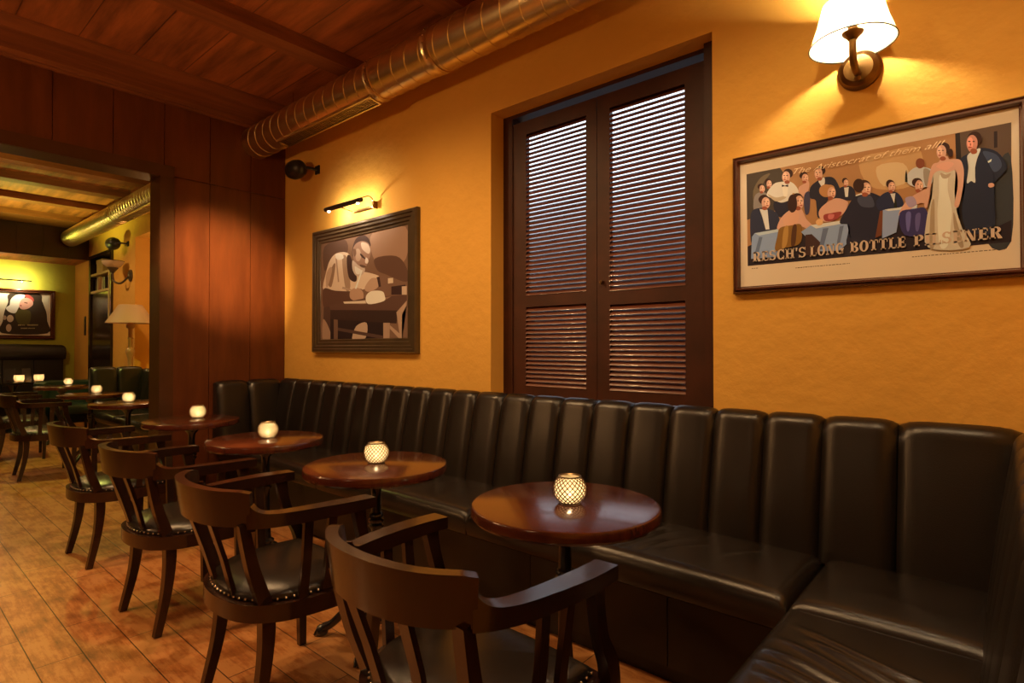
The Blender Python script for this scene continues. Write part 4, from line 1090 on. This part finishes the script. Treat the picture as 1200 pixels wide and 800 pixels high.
# ------------------------------------------------------------------ picture lights, sconces
t = thing('picture_light', 'thin black bar picture light on a bracket above the writer photograph', 'lamp', (0,0,0))
ya, za = 2.41, 2.325
bm = nb(); tube(bm, [(-4.03,ya,za),(-3.55,ya,za)], .017, 16); obj('light_bar', bm, 'black', t)
for x in (-3.99,-3.60):
    bm = nb(); bmesh.ops.create_icosphere(bm, subdivisions=2, radius=.011, matrix=Matrix.Translation((x, ya+.004, za-.016))); obj('bulb', bm, 'bulb', t, smooth=80)
bm = nb(); box(bm, -3.83, -3.55, WY-.030, WY, 2.293, 2.306); box(bm, -3.562, -3.545, WY-.04, WY, 2.285, 2.335); br_ = obj('bracket', bm, 'brass', t)
bm = nb(); tube(bm, spline([(-3.56,ya,za+.01),(-3.53,2.45,za+.03),(-3.55,2.50,za+.03),(-3.555,2.52,2.32)],6), .004, 8); tube(bm, [(-3.83,2.53,2.30),(-3.83,ya,2.318)], .004, 8); obj('arm', bm, 'brass', t)
for x in (-3.93, -3.66):
    d = bpy.data.lights.new('picture_bulb_light', 'SPOT'); d.energy = 6; d.color = (1,.78,.50); d.shadow_soft_size = .012; d.spot_size = math.radians(158); d.spot_blend = .12
    l = bpy.data.objects.new('picture_bulb_light', d); C.objects.link(l); l.parent = t; l.location = (x, ya+.012, za-.022)
    l.rotation_euler = Vector((0,.75,.0)).to_track_quat('-Z','Y').to_euler()

t = thing('picture_light', 'thin black bar picture light over the framed picture in the green alcove', 'lamp', (0,0,0))
bm = nb(); tube(bm, [(EX+.16,.95,2.365),(EX+.16,1.93,2.365)], .012, 12); obj('light_bar', bm, 'black', t)
bm = nb(); tube(bm, [(EX+.16,1.4,2.365),(EX+.08,1.4,2.40),(EX,1.4,2.40)], .007, 8); obj('arm', bm, 'black', t)
for y in (1.1, 1.45, 1.8):
    bm = nb(); bmesh.ops.create_icosphere(bm, subdivisions=2, radius=.010, matrix=Matrix.Translation((EX+.155, y, 2.350))); obj('bulb', bm, 'bulb', t, smooth=80)
    d = bpy.data.lights.new('picture_bulb_light', 'SPOT'); d.energy = 17; d.color = (1,.84,.42); d.shadow_soft_size = .012; d.spot_size = math.radians(165); d.spot_blend = .3
    l = bpy.data.objects.new('picture_bulb_light', d); C.objects.link(l); l.parent = t; l.location = (EX+.145, y, 2.338); l.rotation_euler = Vector((-1,0,.0)).to_track_quat('-Z','Y').to_euler()

# wall sconce with cream shade
t = thing('wall_sconce', 'lit wall sconce with cream shade on a round brass plate, above the poster', 'lamp', (0,0,0))
cx, cz = -.423, 2.317
bm = nb(); lathe(bm, [(0,0),(.075,0),(.075,-.012),(.068,-.018),(.066,-.024),(.056,-.030),(.050,-.036),(0,-.038)], 40, (cx, WY, cz), 'Y')
obj('wall_plate', bm, 'brass', t)
bm = nb(); tube(bm, spline([(cx,WY-.03,cz-.02),(cx,WY-.075,cz-.030),(cx,WY-.12,cz-.015),(cx,WY-.135,cz+.025),(cx,WY-.135,cz+.07)],6), .012, 14)
bmesh.ops.create_icosphere(bm, subdivisions=2, radius=.012, matrix=Matrix.Translation((cx, WY-.05, cz-.045)))
obj('arm', bm, 'brass', t, smooth=70)
bm = nb(); lathe(bm, [(0,.065),(.014,.065),(.020,.075),(.034,.088),(.036,.094),(.018,.094),(.016,.12),(0,.12)], 28, (cx, WY-.135, cz)); obj('cup', bm, 'brass', t, smooth=60)
sh0, sh1, r0, r1 = 2.362, 2.515, .142, .096
bm = nb()
loft(bm, [[(cx+r*math.cos(2*PI*i/56), WY-.147+r*math.sin(2*PI*i/56), z) for i in range(56)] for r, z in ((r0,sh0),((r0+r1)/2-.004,(sh0+sh1)/2),(r1,sh1))], caps=False)
shd = obj('lamp_shade', bm, 'shade', t, smooth=80)
bm = nb()
for r, z in ((r0,sh0),(r1,sh1)): tube(bm, [(cx+r*math.cos(2*PI*k/56), WY-.147+r*math.sin(2*PI*k/56), z) for k in range(57)], .0022, 6)
obj('shade_trim', bm, 'black', shd)
bm = nb(); bmesh.ops.create_uvsphere(bm, u_segments=16, v_segments=10, radius=.018, matrix=Matrix.Translation((cx, WY-.147, 2.455))); obj('bulb', bm, 'bulb', t, smooth=80)
d = bpy.data.lights.new('sconce_light', 'POINT'); d.energy = 72; d.color = (1,.77,.48); d.shadow_soft_size = .022
l = bpy.data.objects.new('sconce_light', d); C.objects.link(l); l.parent = t; l.location = (cx, WY-.147, 2.455)

# far-room sconce with glass bowl
t = thing('wall_sconce', 'unlit wall sconce with an upturned glass bowl and round dark plate, far room', 'lamp', (0,0,0))
bm = nb(); lathe(bm, [(0,0),(.085,0),(.085,-.015),(.06,-.028),(0,-.034)], 28, (-9.36, WY, 2.27), 'Y'); obj('wall_plate', bm, 'darkframe', t)
bm = nb(); tube(bm, spline([(-9.36,WY-.03,2.25),(-9.45,WY-.10,2.16),(-9.55,WY-.16,2.20),(-9.56,WY-.17,2.33)],6), .014, 10); lathe(bm, [(0,2.30),(.02,2.31),(.07,2.38),(.065,2.385),(0,2.36)], 20, (-9.56,WY-.17,0)); obj('arm', bm, 'darkframe', t, smooth=60)
bm = nb(); bmv = [(.03,2.372),(.09,2.40),(.125,2.44),(.135,2.475),(.130,2.475),(.118,2.44),(.085,2.408),(.0,2.385)]
lathe(bm, bmv, 28, (-9.56,WY-.17,0)); bw = obj('glass_bowl', bm, 'bowlglass', t, smooth=70)
bm = nb(); tube(bm, [(-9.56+.134*math.cos(2*PI*k/32), WY-.17+.134*math.sin(2*PI*k/32), 2.476) for k in range(33)], .004, 6); obj('rim', bm, 'black', bw)

# turned-wood lamp with beige shade behind the far booth
t = thing('standard_lamp', 'turned wooden lamp with wide beige cone shade behind the far booth', 'lamp', (-8.85, 2.41, 0))
bm = nb(); lathe(bm, [(0,0),(.15,0),(.15,.03),(.05,.06),(.03,.10),(.025,.55),(.04,.60),(.025,.66),(.028,1.0),(.03,1.10),(.05,1.17),(.055,1.20),(.045,1.235),(.026,1.25),(.024,1.36),(.034,1.37),(.034,1.38),(.024,1.39),(.026,1.44),(.026,1.50),(.045,1.51),(.054,1.535),(.045,1.56),(.02,1.585),(.01,1.62),(0,1.62)], 24)
obj('turned_stem', bm, 'beadwood', t, smooth=50)
bm = nb(); loft(bm, [[(r*math.cos(2*PI*i/48), r*math.sin(2*PI*i/48), z) for i in range(48)] for r, z in ((.285,1.575),(.135,1.82))], caps=False)
obj('lamp_shade', bm, 'beigeshade', t, smooth=80)

# ------------------------------------------------------------------ loudspeakers
def speaker(label, x, y, z, s=1.0, dirx=-1):
    t = thing('loudspeaker', label, 'speaker', (x, y, z), 0)
    bm = nb(); lathe(bm, [(0,-.105*s),(.040*s,-.102*s),(.066*s,-.085*s),(.077*s,-.05*s),(.078*s,.0),(.068*s,.05*s),(.045*s,.085*s),(.02*s,.10*s),(0,.103*s)], 28, (0,0,0), 'X')
    bd = obj('housing', bm, 'black', t, smooth=60)
    bm = nb(); lathe(bm, [(0,-.108*s),(.05*s,-.108*s),(.05*s,-.103*s),(0,-.100*s)], 24, (0,0,0), 'X'); obj('speaker_grille', bm, 'darkframe', bd)
    bm = nb(); tube(bm, [(.06*s,0,0),(.115*s,.04,0),(.115*s,WY-y,0)], .012, 10); box(bm, .085*s, .145*s, WY-y-.012, WY-y, -.035, .035); obj('mount', bm, 'black', t, smooth=50)
    t.rotation_euler = (0,0,0); return t
speaker('black bullet loudspeaker on the ochre wall beneath the end of the duct', -4.50, 2.42, 2.745)
speaker('black bullet loudspeaker on the far room wall beside the bookcase top', -9.62, 2.40, 2.735, 1.15)

# ------------------------------------------------------------------ bookcase in the far wall
t = thing('bookcase', 'tall black built-in bookcase with lit pale shelves in the far room wall', 'bookcase', (0,0,0))
bm = nb(); a, b_ = -11.46, -10.21; y0, y1 = WY-.03, WY+.31
box(bm, a, a+.09, y0, y1, 0, 2.75); box(bm, b_-.07, b_, y0, y1, 0, 2.75); box(bm, a+.09, b_-.07, y0, y1, 2.70, 2.75); box(bm, a+.09, b_-.07, y0, y1, 0, .12); box(bm, a+.09, b_-.07, y1-.02, y1, .12, 2.70)
obj('carcass', bm, 'bookshelf', t, bevel=.004)
for z in (2.15, 2.43):
    bm = nb(); box(bm, a+.092, b_-.072, y0+.01, y1-.022, z-.018, z+.018); obj('shelf', bm, 'shelfwood', t, bevel=.002)
bm = nb(); box(bm, b_-.115, b_-.072, y0-.006, y0+.02, 1.62, 2.46); obj('upright', bm, 'shelfwood', t)
bm = nb(); box(bm, a+.092, b_-.072, y0+.02, y0+.035, .125, 2.125); obj('door_panel', bm, 'bookshelf', t, bevel=.003)
M['book_red'] = mat('red book cloth', (.28,.04,.02), .5); M['book_dark'] = mat('dark book cloth', (.05,.03,.03), .5); M['book_cream'] = mat('cream book cloth', (.7,.6,.4), .5)
bl = [('dark book at the left end of the bookcase shelf','book_dark',.05,.20),('cream book beside the wide red book on the shelf','book_cream',.035,.235),('wide red book standing on the bookcase shelf','book_red',.17,.23),('narrow cream book to the right of the red book','book_cream',.03,.22),('dark book at the right end of the bookcase shelf','book_dark',.12,.20)]
x = a+.15
for lab, mm, w_, hh in bl:
    r_ = thing('book', lab, 'book', (x+w_/2, WY+.12, 2.169), 0, 'books on the far bookcase shelf')
    bm = nb(); box(bm, -w_/2, w_/2, -.09, .09, 0, hh); box(bm, -w_/2+.004, w_/2-.004, -.085, .092, .004, hh+.002)
    obj('cover', bm, mm, r_, bevel=.003)
    x += w_+.035
t = thing('storage_box', 'pale yellow box standing on the top shelf of the bookcase', 'box', (-10.95, WY+.10, 2.449))
bm = nb(); box(bm, -.17, .17, -.10, .10, 0, .19); obj('carton', bm, 'shelfwood', t, bevel=.004)
bm = nb(); box(bm, -.175, .175, -.105, .105, .155, .21); obj('lid', bm, 'shelfwood', t, bevel=.004)

# ------------------------------------------------------------------ alcove seating and table
t = thing('alcove_bench', 'dark green upholstered bench with a padded headrest roll below the alcove picture', 'bench', (0,0,0))
bm = cushion(.2, 2.40, EX+.005-EX, .16, 1.05, 1.31, r=.06, nx=20, ny=6)
for v in bm.verts: v.co = (EX+v.co.y, v.co.x, v.co.z)
obj('headrest', bm, 'leather', t, smooth=80)
y = 2.38
while y > .3:
    bm = nb(); box(bm, EX+.004, EX+.11, y-.40, y-.008, .47, 1.06); obj('back_panel', bm, 'leather', t, bevel=.03, bseg=3); y -= .40
bm = cushion(.2, 2.40, .08, .58, .33, .47, r=.045, nx=20, ny=12)
for v in bm.verts: v.co = (EX+v.co.y, v.co.x, v.co.z)
obj('seat_cushion', bm, 'greenleather', t, smooth=80)
bm = nb(); box(bm, EX+.01, EX+.50, .22, 2.38, 0, .335); obj('base_panel', bm, 'leather', t, bevel=.01)

t = thing('tub_armchair', 'low dark green upholstered armchair between the alcove and the far tables', 'chair', (-10.35, 2.05, 0), 0)
bm = nb(); P = spline([(.25,-.30,0),(-.15,-.33,0),(-.30,-.20,0),(-.33,0,0),(-.30,.20,0),(-.15,.33,0),(.25,.30,0)], 5)
rings = []
for p_ in P:
    nn = Vector((p_.x-.05, p_.y, 0)).normalized()*.04; rings.append([p_+nn+Vector((0,0,.12)), p_+nn*1.2+Vector((0,0,.74)), p_+Vector((0,0,.765)), p_-nn*1.2+Vector((0,0,.74)), p_-nn+Vector((0,0,.12))])
loft(bm, rings); obj('backrest', bm, 'greenleather', t, smooth=60)
bm = cushion(-.26, .30, -.26, .26, .30, .44, r=.04, nx=10, ny=10); obj('seat_cushion', bm, 'greenleather', t, smooth=80)
for x, y in ((.22,.24),(.22,-.24),(-.2,.24),(-.2,-.24)):
    bm = nb(); limb(bm, [(x,y,.32),(x*1.05,y*1.05,0)], [.04,.028], [.04,.028]); obj('leg', bm, 'chairwood', t)

t = thing('dining_table', 'dark square table in front of the green alcove bench, holding glasses', 'table', (-11.25, 1.55, 0), math.radians(12))
bm = nb(); box(bm, -.38,.38,-.38,.38,.71,.74); obj('tabletop', bm, 'bookshelf', t, bevel=.006)
bm = nb(); lathe(bm, [(0,.02),(.04,.03),(.03,.10),(.03,.6),(.08,.70),(.15,.71),(0,.71)], 20); obj('column', bm, 'iron', t)
bm = nb(); lathe(bm, [(0,0),(.24,0),(.24,.012),(.05,.035),(0,.035)], 32); obj('base', bm, 'iron', t)
def tumbler(label, loc):
    t = thing('candle_glass', label, 'candle holder', loc, 0, 'lit glass candle holders on the alcove table')
    bm = nb(); loft(bm, [[(r*math.cos(2*PI*i/24), r*math.sin(2*PI*i/24), z) for i in range(24)] for r, z in ((.0001,.003),(.05,.003),(.065,.05),(.06,.10),(.056,.10),(.060,.05),(.045,.008),(.0001,.008))], caps=False); obj('glass', bm, 'amberglass', t, smooth=60)
    bm = nb(); lathe(bm, [(0,.01),(.03,.01),(.03,.03),(0,.03)], 16); cd = obj('candle', bm, 'wax', t)
    bm = nb(); lathe(bm, [(0,.032),(.006,.038),(.007,.046),(0,.062)], 10); obj('flame', bm, 'flame', cd, smooth=80)
    d = bpy.data.lights.new('candle_light', 'POINT'); d.energy = .5; d.color = (1,.66,.36); d.shadow_soft_size = .01
    l = bpy.data.objects.new('candle_light', d); C.objects.link(l); l.parent = t; l.location = (0,0,.065)
tumbler('lit candle glass on the left of the dark alcove table', (-11.10, 1.60, .7405))
tumbler('lit candle glass on the right of the dark alcove table', (-11.16, 1.84, .7405))
for lab, loc, a_ in (('black menu card leaning behind the left candle glass on the alcove table', (-11.30,1.52,.7405), -.35), ('black menu card leaning between the two candle glasses on the alcove table', (-11.28,1.72,.7405), .2)):
    t = thing('menu_card', lab, 'menu', loc, a_, 'menus on the alcove table')
    bm = nb(); vs = box(bm, -.004,.004,-.055,.055,0,.19)
    for v in bm.verts: v.co.x -= v.co.z*.22
    obj('card', bm, 'pap', t); bm = nb(); box(bm, -.025,.025,-.035,.035,0,.02); obj('stand', bm, 'chrome', t)
# light switch on the alcove side wall
t = thing('light_switch', 'small dark switch plate on the orange wall beside the bookcase', 'switch', (-11.78, WY, 1.62))
bm = nb(); box(bm, -.045,.045,-.010,0,-.16,.16); obj('plate', bm, 'black', t, bevel=.003)
for z in (-.09,0,.09):
    bm = nb(); box(bm, -.022,.022,-.016,-.010,z-.03,z+.03); obj('rocker', bm, 'darkframe', t, bevel=.002)
